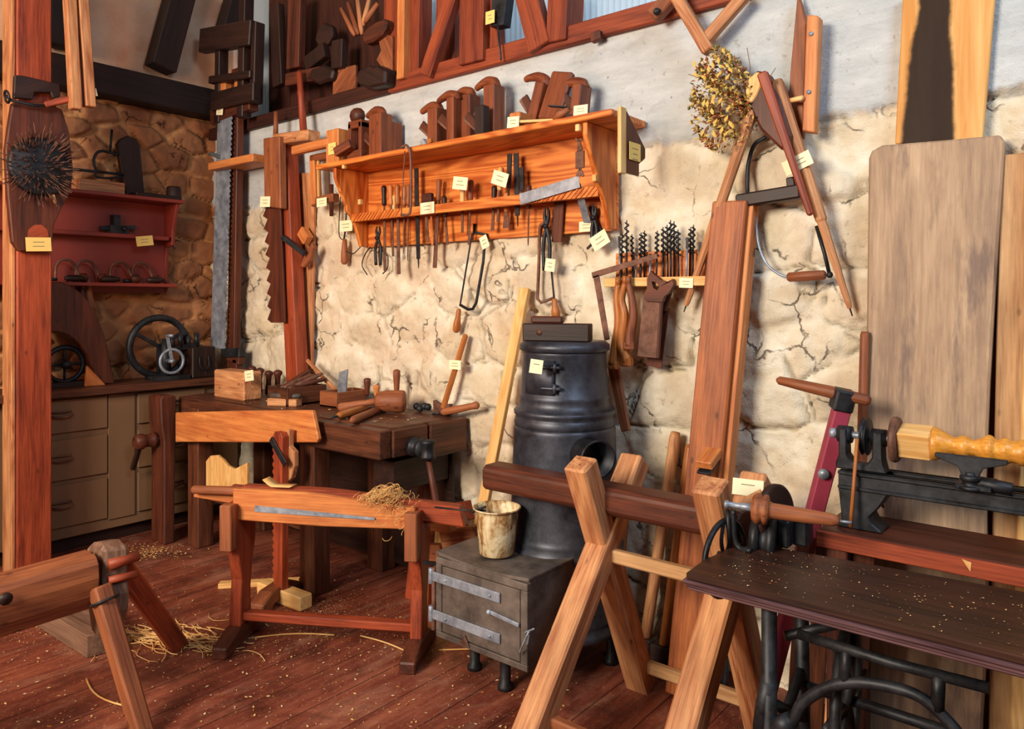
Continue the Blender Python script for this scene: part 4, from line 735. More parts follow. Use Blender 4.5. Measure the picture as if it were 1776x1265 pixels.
# boards on the wall to the right
b = MB(); b.prism(wp([(1383, -12), (1389, 5), (1398, 40), (1392, 240), (1365, 235), (1370, 130)], .07), (0, .03, 0), Z); one(b, 'tapered_board', M['mid'], 'dark tapered board on the wall beside the screwed orange batten', 'board', None, .003)
t = thing('screwed_batten', 'short orange wooden batten with two screws on the upper wall', 'batten', w(1404, 230, .09)); P1(lambda b: b.prism(wp([(1399, 25), (1420, 27), (1412, 230), (1391, 227)], .12), (0, .05, 0), Z), 'redlit', 'batten_body', t, .004)
for x, y in ((1407, 59), (1403, 160)): P1(lambda b: b.cyl(w(x, y, .12), w(x, y, .12) - Y * .005, .008, seg=10), 'steel', 'screw', t, 0)
P1(lambda b: b.cyl(w(1364, 176, .10), w(1392, 170, .135), .009, seg=10), 'pale', 'peg', t, 0)
def bigboards():
    nt = NT('stained_yellow_plank'); g = nt.attr('gr').outputs['Vector']; n1 = nt.noise(nt.mp(g, (1.4, 16, 16)), 1, 5, .6, .5); base = nt.ramp(n1, [(.35, '#c88a48'), (.65, '#e8b878')])
    sx = nt.n('SeparateXYZ'); nt.L(nt.obj(), sx.inputs[0]); nz = nt.noise(nt.obj(), 6, 5, .6); off = nt.math('ADD', nt.math('SUBTRACT', sx.outputs[0], nt.math('MULTIPLY', sx.outputs[2], .05)), nt.math('ADD', .050, nt.math('MULTIPLY', nt.math('SUBTRACT', nz, .5), .05)))
    wz = nt.math('SUBTRACT', .082, nt.math('MULTIPLY', sx.outputs[2], .075)); dd = nt.math('SUBTRACT', nt.math('ABSOLUTE', off), wz)
    msk = nt.ramp(nt.math('ADD', dd, .5), [(.495, (1, 1, 1, 1)), (.507, (0, 0, 0, 1))]); kn = nt.n('TexVoronoi'); kn.inputs['Scale'].default_value = 7; nt.L(nt.mp(nt.obj(), (1, 1, .6)), kn.inputs['Vector']); base = nt.mix(nt.math('MULTIPLY', nt.ramp(kn.outputs['Distance'], [(.06, (1, 1, 1, 1)), (.12, (0, 0, 0, 1))]), .7), base, '#6a3010')
    nt.set(nt.mix(nt.math('MULTIPLY', msk, .97), base, nt.mix(nt.noise(nt.obj(), 40, 4, .7), '#0c0609', '#1e1012')), .6, 0, .15)
    b = MB(); b.prism(wp([(1566, -14), (1726, -14), (1703, 250), (1552, 250)], .06), (0, .03, 0), Z); p = b
    one(b, 'stained_plank', nt.mat, 'yellow plank with a long dark stain behind the top of the wide weathered plank', 'plank', None, .004)
    nt = NT('weathered_wide_plank'); g = nt.attr('gr').outputs['Vector']; n1 = nt.noise(nt.mp(g, (.8, 9, 9)), 1, 6, .65, .6); n2 = nt.noise(nt.mp(g, (3, 90, 90)), 1, 4, .6); n3 = nt.noise(nt.mp(nt.obj(), (3, 3, 1)), 1.6, 6, .7)
    c = nt.ramp(nt.math('ADD', nt.math('MULTIPLY', n1, .65), nt.math('MULTIPLY', n2, .35)), [(.34, '#7c6250'), (.5, '#a4866a'), (.68, '#c2a484')]); n4 = nt.noise(nt.mp(nt.obj(), (7, 7, 1.3)), 1.3, 5, .65); c = nt.mix(nt.math('MULTIPLY', nt.ramp(n4, [(.55, (0, 0, 0, 1)), (.64, (1, 1, 1, 1))]), .6), c, '#4a3a40'); c = nt.mix(nt.math('MULTIPLY', nt.ramp(n3, [(.5, (0, 0, 0, 1)), (.68, (1, 1, 1, 1))]), .6), c, '#735a4c'); nt.bump(n2, .3, .002); nt.set(c, .65)
    W = nt.mat; top = [(1507, 275), (1512, 262), (1530, 252), (1640, 243), (1735, 234), (1743, 246)]; a = wp(top, .075); off = .135
    bl, br = w(1507, 500, .075).x, w(1735, 500, .075).x; b = MB()
    f = lambda p, z: V((p.x, -.075 - off * (1 - z / 2.0), z))
    edge = [(br - .005, 1.6), (br - .022, 1.2), (br - .03, .9), (br - .02, .5), (br - .04, 0)]
    pts = [V((p.x, -.075 - off * (1 - p.z / 2.0), p.z)) for p in a] + [V((x, -.075 - off * (1 - z / 2.0), z)) for x, z in edge] + [V((bl + .02, -.075 - off, 0)), V((bl + .005, -.075 - off * .55, .9))]
    b.prism(pts, (0, .035, 0), Z); one(b, 'wide_plank', W, 'wide weathered grey brown plank leaning upright behind the lathe', 'plank', None, .006)
    def lean(x0, x1, z1, o0, o1, mat, lb, x0t=None, x1t=None, th=.03):
        b = MB(); x0t = x0 if x0t is None else x0t; x1t = x1 if x1t is None else x1t
        b.prism([V((x0, -o0, 0)), V((x1, -o0, 0)), V((x1t, -o1, z1)), V((x0t, -o1, z1))], (0, th, 0), Z); one(b, 'leaning_plank', M[mat], lb, 'plank', None, .004)
    e = lambda px, o=.06: w(px, 500, o).x
    lean(e(1692), e(1745), 1.82, .10, .045, 'dark', 'narrow dark plank edge behind the right side of the wide plank', e(1716), e(1752))
    lean(e(1712, .14), e(1800, .14), 1.9, .14, .065, 'tan', 'tan leaning plank between the wide plank and the pale boards', e(1735, .06), e(1850, .06))
    lean(e(1748, .2), e(1960, .2), 2.0, .215, .10, 'pale', 'pale yellow board at the right edge behind the lathe', e(1790, .1), e(2000, .1))
bigboards()
# T-handled lever and round stick
def lever():
    o = .30; p0, p1 = w(1462, 700, o), w(1398, 945, o); d = (p1 - p0).normalized(); p1 = p0 + d * (p0.z / -d.z); t = thing('t_handled_lever', 'burgundy painted bar with a crosswise wooden handle leaning beside the lathe', 'lever', (p1.x, p1.y, 0))
    b = MB(); b.bar(p0, p1, .05, .045, V((.55, -.83, 0))); b.build('bar', M['burg'], t, .004)
    b = MB(); b.bar(w(1466, 676, o), w(1457, 712, o), .062, .06, V((.55, -.83, 0))); b.build('sleeve', M['iron'], t, .006)
    b = MB(); h0, h1 = w(1347, 659, o + .0), w(1510, 696, o); b.lathe(h0, h1, [(0, .006), (.03, .014), (.3, .018), (.6, .02), (.97, .017), (1, .01)], 14); b.build('handle', M['mid'], t, 0)
    q = w(1428, 822, o + .03); b = MB(); b.cyl(q, q + V((.55, -.83, 0)) * .004 - Y * .004, .017, seg=16); b.build('screw_plate', M['steel'], t, 0)
lever()
a0 = w(1500, 575, .14); b = MB(); b.lathe(a0, V((a0.x - .025, -.16, .0)), [(0, .011), (.01, .015), (.5, .018), (1, .018)], 12); one(b, 'round_stick', M['mid'], 'thin round stick standing upright left of the wide plank', 'stick', None, 0)
# ================================================================== lathe bench and lathe
def lathe_bench():
    t = thing('lathe_bench', 'dark topped wooden bench carrying the iron lathe', 'bench', (4.9, -.35, 0)); b = MB(); b.box((4.365, -.48, .72), (6.0, -.22, .765), 0); b.build('top', M['dark'], t, .004)
    b = MB(); b.box((4.365, -.497, .715), (6.0, -.481, .763), 0); b.build('front_edge', M['red'], t, .003)
    for x in (4.42, 5.9):
        for y in (-.45, -.25): b = MB(); b.box((x - .03, y - .03, 0), (x + .03, y + .03, .72), 2); b.build('leg', M['dark'], t, .004)
lathe_bench()
def turning_lathe():
    y = -.375; ax = 1.04; W = lambda px, py, yy=y: w(px, py, -yy); t = thing('wood_lathe', 'small black iron wood lathe turning a pale spindle on the bench', 'lathe', (4.7, y, .765))
    x0, x1 = W(1462, 820).x, 5.75; zt = W(1500, 815).z
    b = MB()
    for yy in (y - .05, y + .035): b.box((x0, yy, zt - .05), (x1, yy + .018, zt), 0); b.box((x0, yy - .008, zt - .012), (x1, yy + .026, zt), 0); b.box((x0, yy - .008, zt - .055), (x1, yy + .026, zt - .043), 0)
    b.build('bed', M['iron'], t, .003)
    for xc in (x0 + .055, x1 - .1):
        b = MB(); b.prism([V((xc + u, y - .05, z)) for u, z in ((-.055, zt - .05), (.085, zt - .05), (.055, zt - .1), (.03, zt - .13), (.04, .79), (.065, .772), (.065, .766), (-.06, .766), (-.06, .775), (-.045, .79))], (0, .1, 0), Z); b.build('leg', M['iron'], t, .004)
    # headstock
    hx0, hx1 = W(1466, 780).x, W(1525, 780).x; b = MB()
    b.prism([V((u, y - .03, z)) for u, z in ((hx0 - .02, zt), (hx0 - .02, zt + .018), (hx0 - .012, zt + .04), (hx0 - .011, ax + .02), (hx0 + .011, ax + .02), (hx0 + .013, zt + .045), (hx0 + .03, zt + .02), (hx1 - .03, zt + .02), (hx1 - .014, zt + .045), (hx1 - .013, ax + .02), (hx1 + .014, ax + .02), (hx1 + .016, zt + .04), (hx1 + .026, zt))], (0, .05, 0)); b.build('headstock', M['iron'], t, .004)
    for xx in (hx0, hx1): b = MB(); b.cyl((xx - .02, y, ax), (xx + .02, y, ax), .026, seg=16); b.build('bearing', M['iron'], t, 0)
    sp = W(1440, 752).x; fx = W(1552, 765).x; b = MB(); b.lathe((sp, y, ax), (fx, y, ax), [(0, .014), (.08, .016), (.1, .008), (.5, .012), (.9, .012), (1, .016)], 14); b.build('spindle', M['steel'], t, 0)
    px = W(1502, 758).x; b = MB(); b.lathe((px - .009, y, ax), (px + .009, y, ax), [(0, .054), (.1, .057), (.3, .05), (.7, .05), (.9, .057), (1, .054)], 30); b.build('pulley', M['iron'], t, 0)
    b = MB(); b.lathe((fx - .006, y, ax), (fx + .012, y, ax), [(0, .066), (.5, .068), (1, .064)], 36); b.build('face_plate', M['rust'], t, 0)
    # workpiece
    s0 = fx + .012; s1 = W(1618, 775).x; b = MB(); b.bar((s0, y, ax), (s1, y, ax), .078, .078, -Y, roll=.3); b.m = 1
    b.lathe((s1, y, ax), (s1 + .40, y, ax), [(0, .05), (.05, .042), (.1, .03), (.14, .022), (.17, .03), (.21, .032), (.23, .024), (.26, .022), (.31, .033), (.33, .04), (.36, .04), (.38, .028), (.4, .03), (.43, .036), (.45, .036), (.47, .03), (.5, .03), (.53, .036), (.55, .034), (.57, .03), (.63, .032), (.66, .038), (.69, .038), (.71, .025), (.74, .02), (.8, .021), (.86, .026), (.9, .03), (.93, .026), (1, .02)], 22)
    o = one(b, 'turned_spindle', [M['pale'], M['honey']], 'yellow square ended turned spindle mounted in the lathe', 'spindle', None, .004)
    # tool rest
    rx = W(1690, 800).x; b = MB(); b.prism([V((rx + u, y - .075, z)) for u, z in ((-.085, ax - .012), (.085, ax - .012), (.085, ax - .024), (.03, ax - .042), (.016, ax - .075), (-.016, ax - .075), (-.03, ax - .042), (-.085, ax - .024))], (0, .014, 0)); b.build('tool_rest', M['iron'], t, .002)
    b = MB(); b.lathe((rx, y - .068, zt), (rx, y - .068, ax - .055), [(0, .03), (.2, .03), (.22, .02), (.5, .02), (.52, .026), (.8, .026), (.82, .014), (1, .014)], 14); b.cyl((rx + .01, y - .06, zt + .02), (rx + .095, y - .06, zt + .012), .018, seg=12); b.box((rx - .035, y - .085, zt), (rx + .05, y + .05, zt + .014)); b.build('rest_post', M['iron'], t, .002)
    # belt cord running down to the bench
    b = MB(); b.tube([V((px - .01, y - .058, ax)), w(1480, 850, .46), V(w(1475, 915, .478))], .0055, 7); b.tube([V((px + .01, y + .056, ax)), w(1525, 860, .30), w(1532, 880, .27)], .0045, 6); b.build('drive_cord', M['hand'], t, 0)
turning_lathe()
# ================================================================== treadle machine in front
def treadle():
    t = thing('treadle_machine', 'black iron treadle machine with dark wooden top in the foreground', 'machine', (4.8, -.8, 0)); zt = .74
    A, B = fl(1186, 993, zt), fl(1316, 943, zt); C = B + V((1.25, .12, 0)); D = V((A.x + 1.2, A.y, zt)); k = fl(1215, 972, zt)
    top = [A, k, fl(1262, 950, zt), B, C, D]
    def slab(b, z0, z1, grow):
        c = sum(top, V((0, 0, 0))) / len(top); b.prism([V((p.x + (p.x - c.x) / abs(p.x - c.x) * grow, p.y + (-grow if p.y < -.8 else grow), z0)) for p in top], (0, 0, z1 - z0), X)
    m_ = wood('spotted_dark_top', '#1c0f0b', '#4a2a1c', 1, .4, 0, .4)
    b = MB(); slab(b, .722, .74, -.004); b.build('table_top', m_, t, .003)
    b = MB(); slab(b, .712, .722, .004); slab(b, .702, .712, -.003); slab(b, .694, .702, -.008); b.build('edge_moulding', M['edge'], t, .003)
    yf = -.955
    Wf = lambda x, y, o=-yf: w(x, y, o)
    def end(px, pz=0):
        pass
    # left end frame
    xL = Wf(1334, 1150).x; b = MB()
    b.tube([V((xL, yf, .695)), V((xL, yf, .25)), V((xL - .005, yf - .02, .06)), V((xL - .01, yf - .03, 0.012))], .02, 8); b.tube([V((xL, -.72, .695)), V((xL, -.70, .25)), V((xL, -.68, .012))], .02, 8); b.tube([V((xL, yf, .45)), V((xL, -.70, .30))], .014, 8); b.tube([V((xL, yf, .30)), V((xL, -.70, .45))], .014, 8); b.build('side_frame', M['iron'], t, 0)
    b = MB(); b.box((xL + .55, yf - .06, .0), (xL + .62, -.66, .69), 2); b.build('side_frame', M['iron'], t, .006)
    b = MB(); b.tube([Wf(1320, 1265), Wf(1325, 1225), Wf(1335, 1180)], .022, 8); b.build('foot', M['iron'], t, 0)
    # curved brace frame
    b = MB(); b.tube([Wf(1384, 1100), Wf(1545, 1150), Wf(1715, 1194)], .0125, 10); b.tube(bez([Wf(1335, 1262), Wf(1372, 1254), Wf(1390, 1222), Wf(1430, 1195), Wf(1480, 1184), Wf(1545, 1192), Wf(1600, 1212), Wf(1650, 1258), Wf(1672, 1290)], 6), .0135, 10)
    b.tube([Wf(1468, 1128), Wf(1466, 1186)], .012, 10); b.tube([Wf(1628, 1172), Wf(1626, 1232)], .014, 10); b.cyl(Wf(1345, 1262), Wf(1375, 1252), .024, seg=12); b.build('curved_brace', M['iron'], t, 0)
    # handwheel at the end
    c = at(1257, 968, 2.16); b = MB(); b.ring(c, (1, -.12, 0), .108, .0085, 36, 8)
    for k_ in range(5): q = k_ * 1.2566 + .4; b.tube(bez([c, c + V((0, math.cos(q + .35), math.sin(q + .35))) * .055, c + V((0, math.cos(q), math.sin(q))) * .106], 5), .006, 6)
    b.cyl(c - X * .02, c + X * .08, .016, seg=12); b.build('hand_wheel', M['iron'], t, 0)
    # spindle head: rod, bracket, grinding disc, turned cone
    p0, p1 = at(1256, 874, 2.14), at(1456, 904, 2.0); u = (p1 - p0).normalized(); L = (p1 - p0).length
    b = MB(); b.lathe(p0, p0 + u * L * .3, [(0, .005), (.03, .011), (.12, .011), (.14, .008), (.5, .008), (.55, .011), (1, .011)], 14); b.build('steel_shaft', M['steel'], t, 0)
    b = MB(); b.lathe(p0 + u * L * .26, p1, [(0, .034), (.05, .044), (.09, .044), (.11, .034), (.14, .042), (.18, .042), (.2, .026), (.24, .022), (.6, .02), (.92, .017), (.985, .012), (1, .006)], 22); b.build('turned_cone', M['mid'], t, 0)
    b = MB(); b.cyl(p1, p1 + u * .03, .004, seg=8); b.build('pin', M['steel'], t, 0)
    g = at(1345, 896, 2.2); u3 = (u * .9 + (CAM - g).normalized() * .42).normalized(); b = MB(); b.lathe(g - u3 * .012, g + u3 * .012, [(0, .085), (.2, .094), (.8, .094), (1, .085)], 40); b.build('grinding_disc', M['black'], t, 0)
    g2 = at(1315, 935, 2.17); b = MB(); b.lathe(g2 - u * .02, g2 + u * .05, [(0, .05), (.3, .062), (.35, .04), (.7, .04), (.75, .066), (1, .06)], 24); b.build('cord_pulley', M['iron'], t, 0)
    b = MB(); b.tube(bez([at(1272, 885, 2.14), at(1273, 915, 2.14), at(1276, 940, 2.14), at(1284, 952, 2.13), at(1302, 956, 2.1)], 5), .008, 8); b.tube([at(1262, 884, 2.15), at(1266, 950, 2.15)], .007, 8); b.build('bracket', M['iron'], t, 0)
    for x, y, s in ((1392, 918, .045), (1362, 922, .035)): q = fl(x, y + 26, .765 if 0 else .74); b = MB(); b.bar(q - Z * .0, q + Z * .08, s, s * 1.3, -Y); b.build('bearing_block', M['iron'], t, .006)
    # drive wheel and treadle under the table
    c = V((xL + .12, -.72, .40)); b = MB(); b.ring(c, (1, .12, 0), .19, .014, 40, 8)
    for k_ in range(6): q = k_ * 1.047; b.tube([c, c + V((0, math.cos(q), math.sin(q))) * .185], .01, 6)
    b.cyl(c - X * .12, c + X * .4, .014, seg=10); b.build('drive_wheel', M['iron'], t, 0)
    b = MB(); b.box((xL + .05, -.92, .10), (xL + .5, -.70, .115)); b.build('treadle_plate', M['iron'], t, .004)
    b = MB(); b.tube([V((xL + .02, -.76, .14)), V((xL + .13, -.75, .42)), V((xL + .14, -.73, .60))], .012, 8); b.tube([V((xL + .02, -.90, .60)), V((xL + .24, -.70, .66))], .014, 6); b.build('pitman_rod', M['iron'], t, 0)
treadle()
# boards and tools stored under the two benches
for px, y0, y1, wd, o, mt, lb in ((1430, 1010, 1265, .05, .40, 'bench', 'dark narrow board upright behind the treadle drive wheel'), (1462, 1030, 1280, .045, .44, 'saw', 'brown slat upright behind the curved iron brace'), (1498, 1040, 1290, .06, .42, 'bench', 'dark board upright in the shade below the lathe bench'), (1395, 1000, 1250, .04, .36, 'dark', 'dark slat upright nearest the iron end frame')):
    p = w(px, y0, o); b = MB(); b.bar(V((p.x, p.y, .70)), V((p.x - .04, p.y - .0, .0)), wd, .02, V((.4, -1, 0))); one(b, 'stored_slat', M[mt], lb, 'slat', None, .003)
# long handled mallets and sticks against the wall behind the sawhorse
def maul(x0, y0, x1, y1, label, head, mat='hand', r=.019, o0=.06, hz=.0):
    p0 = w(x0, y0, o0); p1 = fl(x1, y1, .05 + hz); t = thing('long_handled_mallet' if head else 'wooden_stake', label, 'mallet' if head else 'stake', (p1.x, p1.y, 0)); b = MB(); b.lathe(p0, p1, [(0, r * .8), (.02, r), (.6, r * 1.05), (1, r * 1.1)], 12); b.build('handle', M[mat], t, 0)
    if head: b = MB(); b.box((p1.x - .045, p1.y - .035, 0), (p1.x + .045, p1.y + .035, .09)); b.build('head', M['black'], t, .008)
maul(1197, 772, 1150, 1135, 'long handled dark headed mallet, right one behind the sawhorse', True, 'hand'); maul(1172, 750, 1118, 1120, 'long handled mallet leaning behind the first sawhorse leg', True, 'saw', .022)
b = MB(); p0 = w(1084, 818, .07); b.bar(p0, V((p0.x - .02, -.17, .003)), .06, .05, -Y); one(b, 'wooden_stake', M['mid'], 'short brown stake against the wall right of the stove', 'stake', None, .005)
for x, y, x2, lb in ((1232, 990, 1222, 'dark upright bar behind the crossed legs near the wall'), (1262, 1020, 1258, 'narrow iron bar standing at the wall behind the right crossed legs')):
    p = w(x, y, .16); b = MB(); b.bar(p, V((p.x - .01, -.2, .003)), .045, .02, -Y); one(b, 'iron_bar', M['iron'], lb, 'bar', None, .003)
# yellow slat leaning beside the stove
p0, p1 = w(911, 500, .05), w(836, 895, .0); d = p1 - p0; p0 = w(911, 500, .06); e = w(838, 880, .22); d = (e - p0).normalized(); e = p0 + d * ((p0.z - .004) / -d.z)
b = MB(); b.bar(p0, e, .055, .028, -Y); one(b, 'wooden_batten', M['pale'], 'long pale yellow slat leaning on the wall left of the stove', 'slat', None, .003)
# ================================================================== timber post with flax hackle
def post():
    p = wl(55, 900, .62); y0, y1 = wl(22, 600, .60).y, wl(90, 600, .60).y
    t = thing('timber_post', 'square reddish timber post standing in front of the drab drawer cabinet', 'post', (.55, (y0 + y1) / 2, 0)); b = MB(); b.box((.44, y0 + .02, 0), (.60, y1, 3.9), 2); b.build('shaft', M['red'], t, .006)
    b = MB(); b.box((.44, y0, 0), (.58, y0 + .018, 3.9), 2); b.build('lit_side', M['saw'], t, .003)  # light on the post's side face, painted as a paler strip
post()
def L6(pts, o): return lp(pts, o)
def hackle():
    o = .655; t = thing('flax_hackle', 'dark board with a round nest of iron spikes hung on the timber post', 'hackle', wl(60, 435, o))
    b = MB(); b.prism(L6([(22, 178), (78, 176), (108, 190), (120, 230), (127, 290), (124, 330), (108, 360), (94, 390), (90, 432), (34, 436), (22, 420), (14, 340), (10, 260), (16, 215)], o), (-.045, 0, 0), Z); b.build('board', M['dark'], t, .005)
    b = MB(); c = wl(70, 290, o); rr = random.Random(4); uy = (wl(71, 290, o) - c); uz = (wl(70, 289, o) - c); b.lathe(c, c + X * .025, [(0, .155), (.8, .15), (1, .14)], 30)
    b.build('spike_base', M['iron'], t, 0); b = MB()
    for i in range(240):
        q = rr.uniform(0, 6.283); r = math.sqrt(rr.random()) * 50; s = c + uy * (r * math.cos(q)) + uz * (r * math.sin(q)); e = s + X * rr.uniform(.05, .09) + (s - c) * rr.uniform(.25, .6) + uy * rr.gauss(-5, 3) + uz * rr.gauss(0, 3); b.cyl(s, e, .0042, .0016, 5)
    k = b.build('spikes', M['rust'], t, 0); k['kind'] = 'stuff'
    b = MB(); b.cyl(wl(92, 338, o + .03), wl(96, 352, o + .02), .008, seg=8); b.build('pin', M['pale'], t, 0)
    b = MB(); b.prism(L6([(48, 412), (50, 398), (60, 390), (72, 390), (82, 398), (85, 412)], o + .004), (-.01, 0, 0)); b.build('thumb_notch', M['red'], t, 0)
    wtag(t, 67, 424, 44, 24, o + .012, 0, 'yellow', wl, X)
hackle()
def flail():
    o = .70; t = thing('hook_board', 'dark notched board with iron ring fixed high on the timber post', 'board', wl(55, 180, o)); b = MB(); b.prism(L6([(26, 130), (40, 131), (104, 146), (105, 168), (92, 170), (88, 160), (60, 160), (58, 172), (24, 170)], .66), (-.03, 0, 0)); b.build('plate', M['black'], t, .004)
    b = MB(); b.tube([wl(10, 166, .68), wl(20, 174, .70), wl(60, 183, .70), wl(96, 184, .70)], .008, 7); b.ring(wl(12, 168, .68), (0, 1, .2), .03, .006, 16, 6); b.build('iron_ring', M['iron'], t, 0)
    t = thing('wooden_reel', 'hanging frame of two pale edged slats beside the timber post', 'reel', wl(140, 190, .78))
    for a, c in (((120, -14), (131, 190)), ((141, -14), (155, 186))): b = MB(); b.bar(wl(*a, .78), wl(*c, .78), .06, .05, Y); b.build('slat', M['saw'], t, .004)
    b = MB(); b.bar(wl(130, 60, .765), wl(143, 184, .765), .05, .03, X); b.build('web', M['dark'], t, .003); b = MB(); b.bar(wl(78, 182, .72), wl(130, 170, .76), .03, .03, Z); b.build('cross_rod', M['red'], t, .005)
    wtag(t, 163, 160, 10, 13, .80, 0, 'paper', wl, X, 1)
flail()
# ================================================================== drab drawer cabinet and worktop
def cabinet():
    xf = .40; yL, yM, yR = -3.6, wl(189, 800, xf).y, -.04; zt = .895; t = thing('drawer_cabinet', 'drab brown painted drawer cabinet along the left wall', 'cabinet', (.2, -1.0, 0))
    b = MB(); b.box((.09, yL, .085), (xf - .018, yR, zt), 1); b.build('body', M['cab'], t, .004); b = MB(); b.box((.09, yL, 0), (xf - .07, yR, .085), 1); b.build('plinth', M['black'], t)
    yD = yM - .50; cols = [(yD + .012, yM - .008), (yM + .17, yM + .60), (yD - .62, yD - .012 - .08)]
    zz = [(.695, .885), (.425, .655), (.155, .395)]
    for ci, (a, c) in enumerate(cols):
        for z0, z1 in zz:
            b = MB(); b.box((xf - .016, a, z0), (xf, c, z1), 1); d = b.build('drawer', M['cab'], t, .003)
            m_ = (a + c) / 2 - (.0 if ci else .01); zh = (z0 + z1) / 2 + .02; b = MB(); n = 10
            b.tube([V((xf + .006 + .026 * math.sin(math.pi * k / n), m_ + .055 * math.cos(math.pi * k / n), zh - .012 - .008 * math.sin(math.pi * k / n))) for k in range(n + 1)], .006, 6)
            b.tube([V((xf + .004 + .012 * math.sin(math.pi * k / n), m_ + .05 * math.cos(math.pi * k / n), zh + .006)) for k in range(n + 1)], .005, 6); b.build('handle', M['rust'], d, 0)
    b = MB(); b.box((xf - .02, yM, .14), (xf - .006, yM + .155, .89), 2); b.build('stile', M['cab'], t, .003)
    b = MB(); b.box((.09, -3.7, .90), (.46, -.04, .945), 1); one(b, 'worktop', M['bench'], 'long dark plank worktop on the drab drawer cabinet', 'worktop', None, .004)
cabinet()
CT = .946
# ================================================================== things on the worktop
def on_top(px, py, x): q = wl(px, py, x); return V((q.x, q.y, CT))
def curved_hood():
    x = .34; pts = [(40, 672), (40, 560), (60, 520), (92, 492)] + [(92 + 100 * math.sin(q) * 1.0, 672 - 182 * math.cos(q) ** .9) for q in [.12, .3, .5, .7, .9, 1.1, 1.3]] + [(197, 655), (199, 668), (172, 668)] + [(92 + 72 * math.sin(q), 672 - 95 * math.cos(q)) for q in [1.3, 1.0, .7, .4, .1]] + [(80, 580), (70, 672)]
    b = MB(); P = L6(pts, x); zmin = min(p.z for p in P); b.prism([p + Z * (CT - zmin) for p in P], (-.16, 0, 0), Z); one(b, 'curved_wheel_hood', M['dark'], 'large dark curved wooden hood standing on the worktop beside the timber post', 'hood', None, .006)
curved_hood()
t = thing('wheel_frame', 'shadowed iron bench wheel under the curved wooden hood', 'machine', on_top(120, 665, .30)); c = wl(112, 640, .27); c.z = CT + .13; P1(lambda b: (b.ring(c, X, .10, .014, 24, 7), b.cyl(c - X * .05, c + X * .05, .025, seg=12), [b.tube([c, c + V((0, math.cos(q), math.sin(q))) * .1], .008, 6) for q in (0, 1.57, 3.14, 4.71)]), 'iron', 'wheel', t, 0); P1(lambda b: b.box((c.x - .06, c.y - .12, CT), (c.x + .06, c.y + .12, CT + .03)), 'black', 'base', t)
b = MB(); q = on_top(165, 665, .36); b.prism([q + V((0, -.05, 0)), q + V((0, .06, 0)), q + V((0, -.04, .12))], (-.03, 0, 0)); one(b, 'wedge_block', M['redlit'], 'small lit triangular wooden wedge under the curved hood', 'wedge')
def drill_machine():
    q = on_top(285, 660, .30); t = thing('bench_drill', 'black iron hand cranked bench drill with large flywheel on the worktop', 'drill', q); c = V((q.x - .03, q.y - .02, CT + .21))
    P1(lambda b: (b.ring(c, X, .185, .022, 40, 8), [b.bar(c, c + V((0, math.cos(a), math.sin(a))) * .18, .02, .03, X) for a in (.5, 2.6, 4.7)]), 'iron', 'flywheel', t, 0)
    P1(lambda b: (b.box((q.x - .05, q.y - .10, CT), (q.x + .10, q.y + .12, CT + .025)), b.cyl((q.x + .02, q.y, CT), (q.x + .02, q.y, CT + .26), .035, .025), b.bar((q.x + .02, q.y, CT + .18), (q.x + .02, q.y + .22, CT + .22), .03, .03, Z)), 'iron', 'stand', t, 0)
    e = V((q.x + .10, q.y + .0, CT + .12)); P1(lambda b: (b.ring(e, X, .075, .01, 26, 7), b.bar(e, e + V((.0, -.03, .17)), .018, .012, X), b.cyl(e - X * .08, e + X * .02, .014, seg=10), b.cyl(e + V((0, -.03, .165)), e + V((.07, -.03, .165)), .010, seg=8)), 'steel', 'crank_wheel', t, 0)
    P1(lambda b: [b.cyl((q.x + .02, q.y + .04 + k * .055, CT + .2), (q.x + .02, q.y + .04 + k * .055, CT + .27 + .02 * (k % 2)), .016, seg=10) for k in range(4)], 'iron', 'gear_studs', t, 0)
drill_machine()
q = on_top(345, 665, .34); b = MB(); b.box((q.x - .12, q.y - .075, CT), (q.x + .06, q.y + .085, CT + .20)); t = thing('dark_chest', 'dark wooden box with iron handle between the bench drill and the workbench', 'box', q); b.build('box_body', M['black'], t, .006); P1(lambda b: b.tube(bez([V((q.x + .065, q.y - .03, CT + .14)), V((q.x + .075, q.y - .03, CT + .08)), V((q.x + .08, q.y, CT + .05)), V((q.x + .075, q.y + .03, CT + .08)), V((q.x + .065, q.y + .03, CT + .14))], 5), .005, 6), 'iron', 'handle', t, 0)
for k, (px, py, lb) in enumerate(((485, 500, ''),)): pass
# ================================================================== red hanging shelf on the left wall
def redshelf():
    o = .065; t = thing('red_wall_shelf', 'oxide red hanging shelf with three boards on the left stone wall', 'shelf', wl(200, 490, .03)); d = .26
    yE = wl(318, 345, d).y; y0 = -3.3; z1 = wl(250, 341, d).z; z2 = wl(180, 405, .18).z; z3 = wl(190, 482, d).z - .03
    yB = wl(300, 420, .2).y
    P1(lambda b: b.box((o, y0, z1 - .022), (d + .02, yE, z1), 1), 'redpaint', 'top_board', t, .003); P1(lambda b: b.box((o, y0, z2 - .02), (.19, yB - .02, z2 + .006), 1), 'redpaint', 'rail', t, .003); P1(lambda b: b.box((o, y0, z3 - .022), (d, yB, z3 + .0), 1), 'redpaint', 'lower_board', t, .003); P1(lambda b: b.box((o, y0, z3 - .06), (o + .02, yB, z1 - .022), 1), 'redpaint', 'back_board', t, .002)
    b = MB(); b.prism([V((x, yB, z)) for x, z in ((o, z1 - .022), (d - .01, z1 - .022), (d - .03, z1 - .08), (.19, z2 + .06), (.18, z2 - .05), (.10, z2 - .06), (.08, z3 + .05), (.12, z3), (o, z3 - .06))], (0, .022, 0), Z); b.build('side_panel', M['redpaint'], t, .003)
    wtag(t, 251, 418, 29, 17, .212, 5, 'yellow', wl, X); return z1, z2, z3, yE, yB
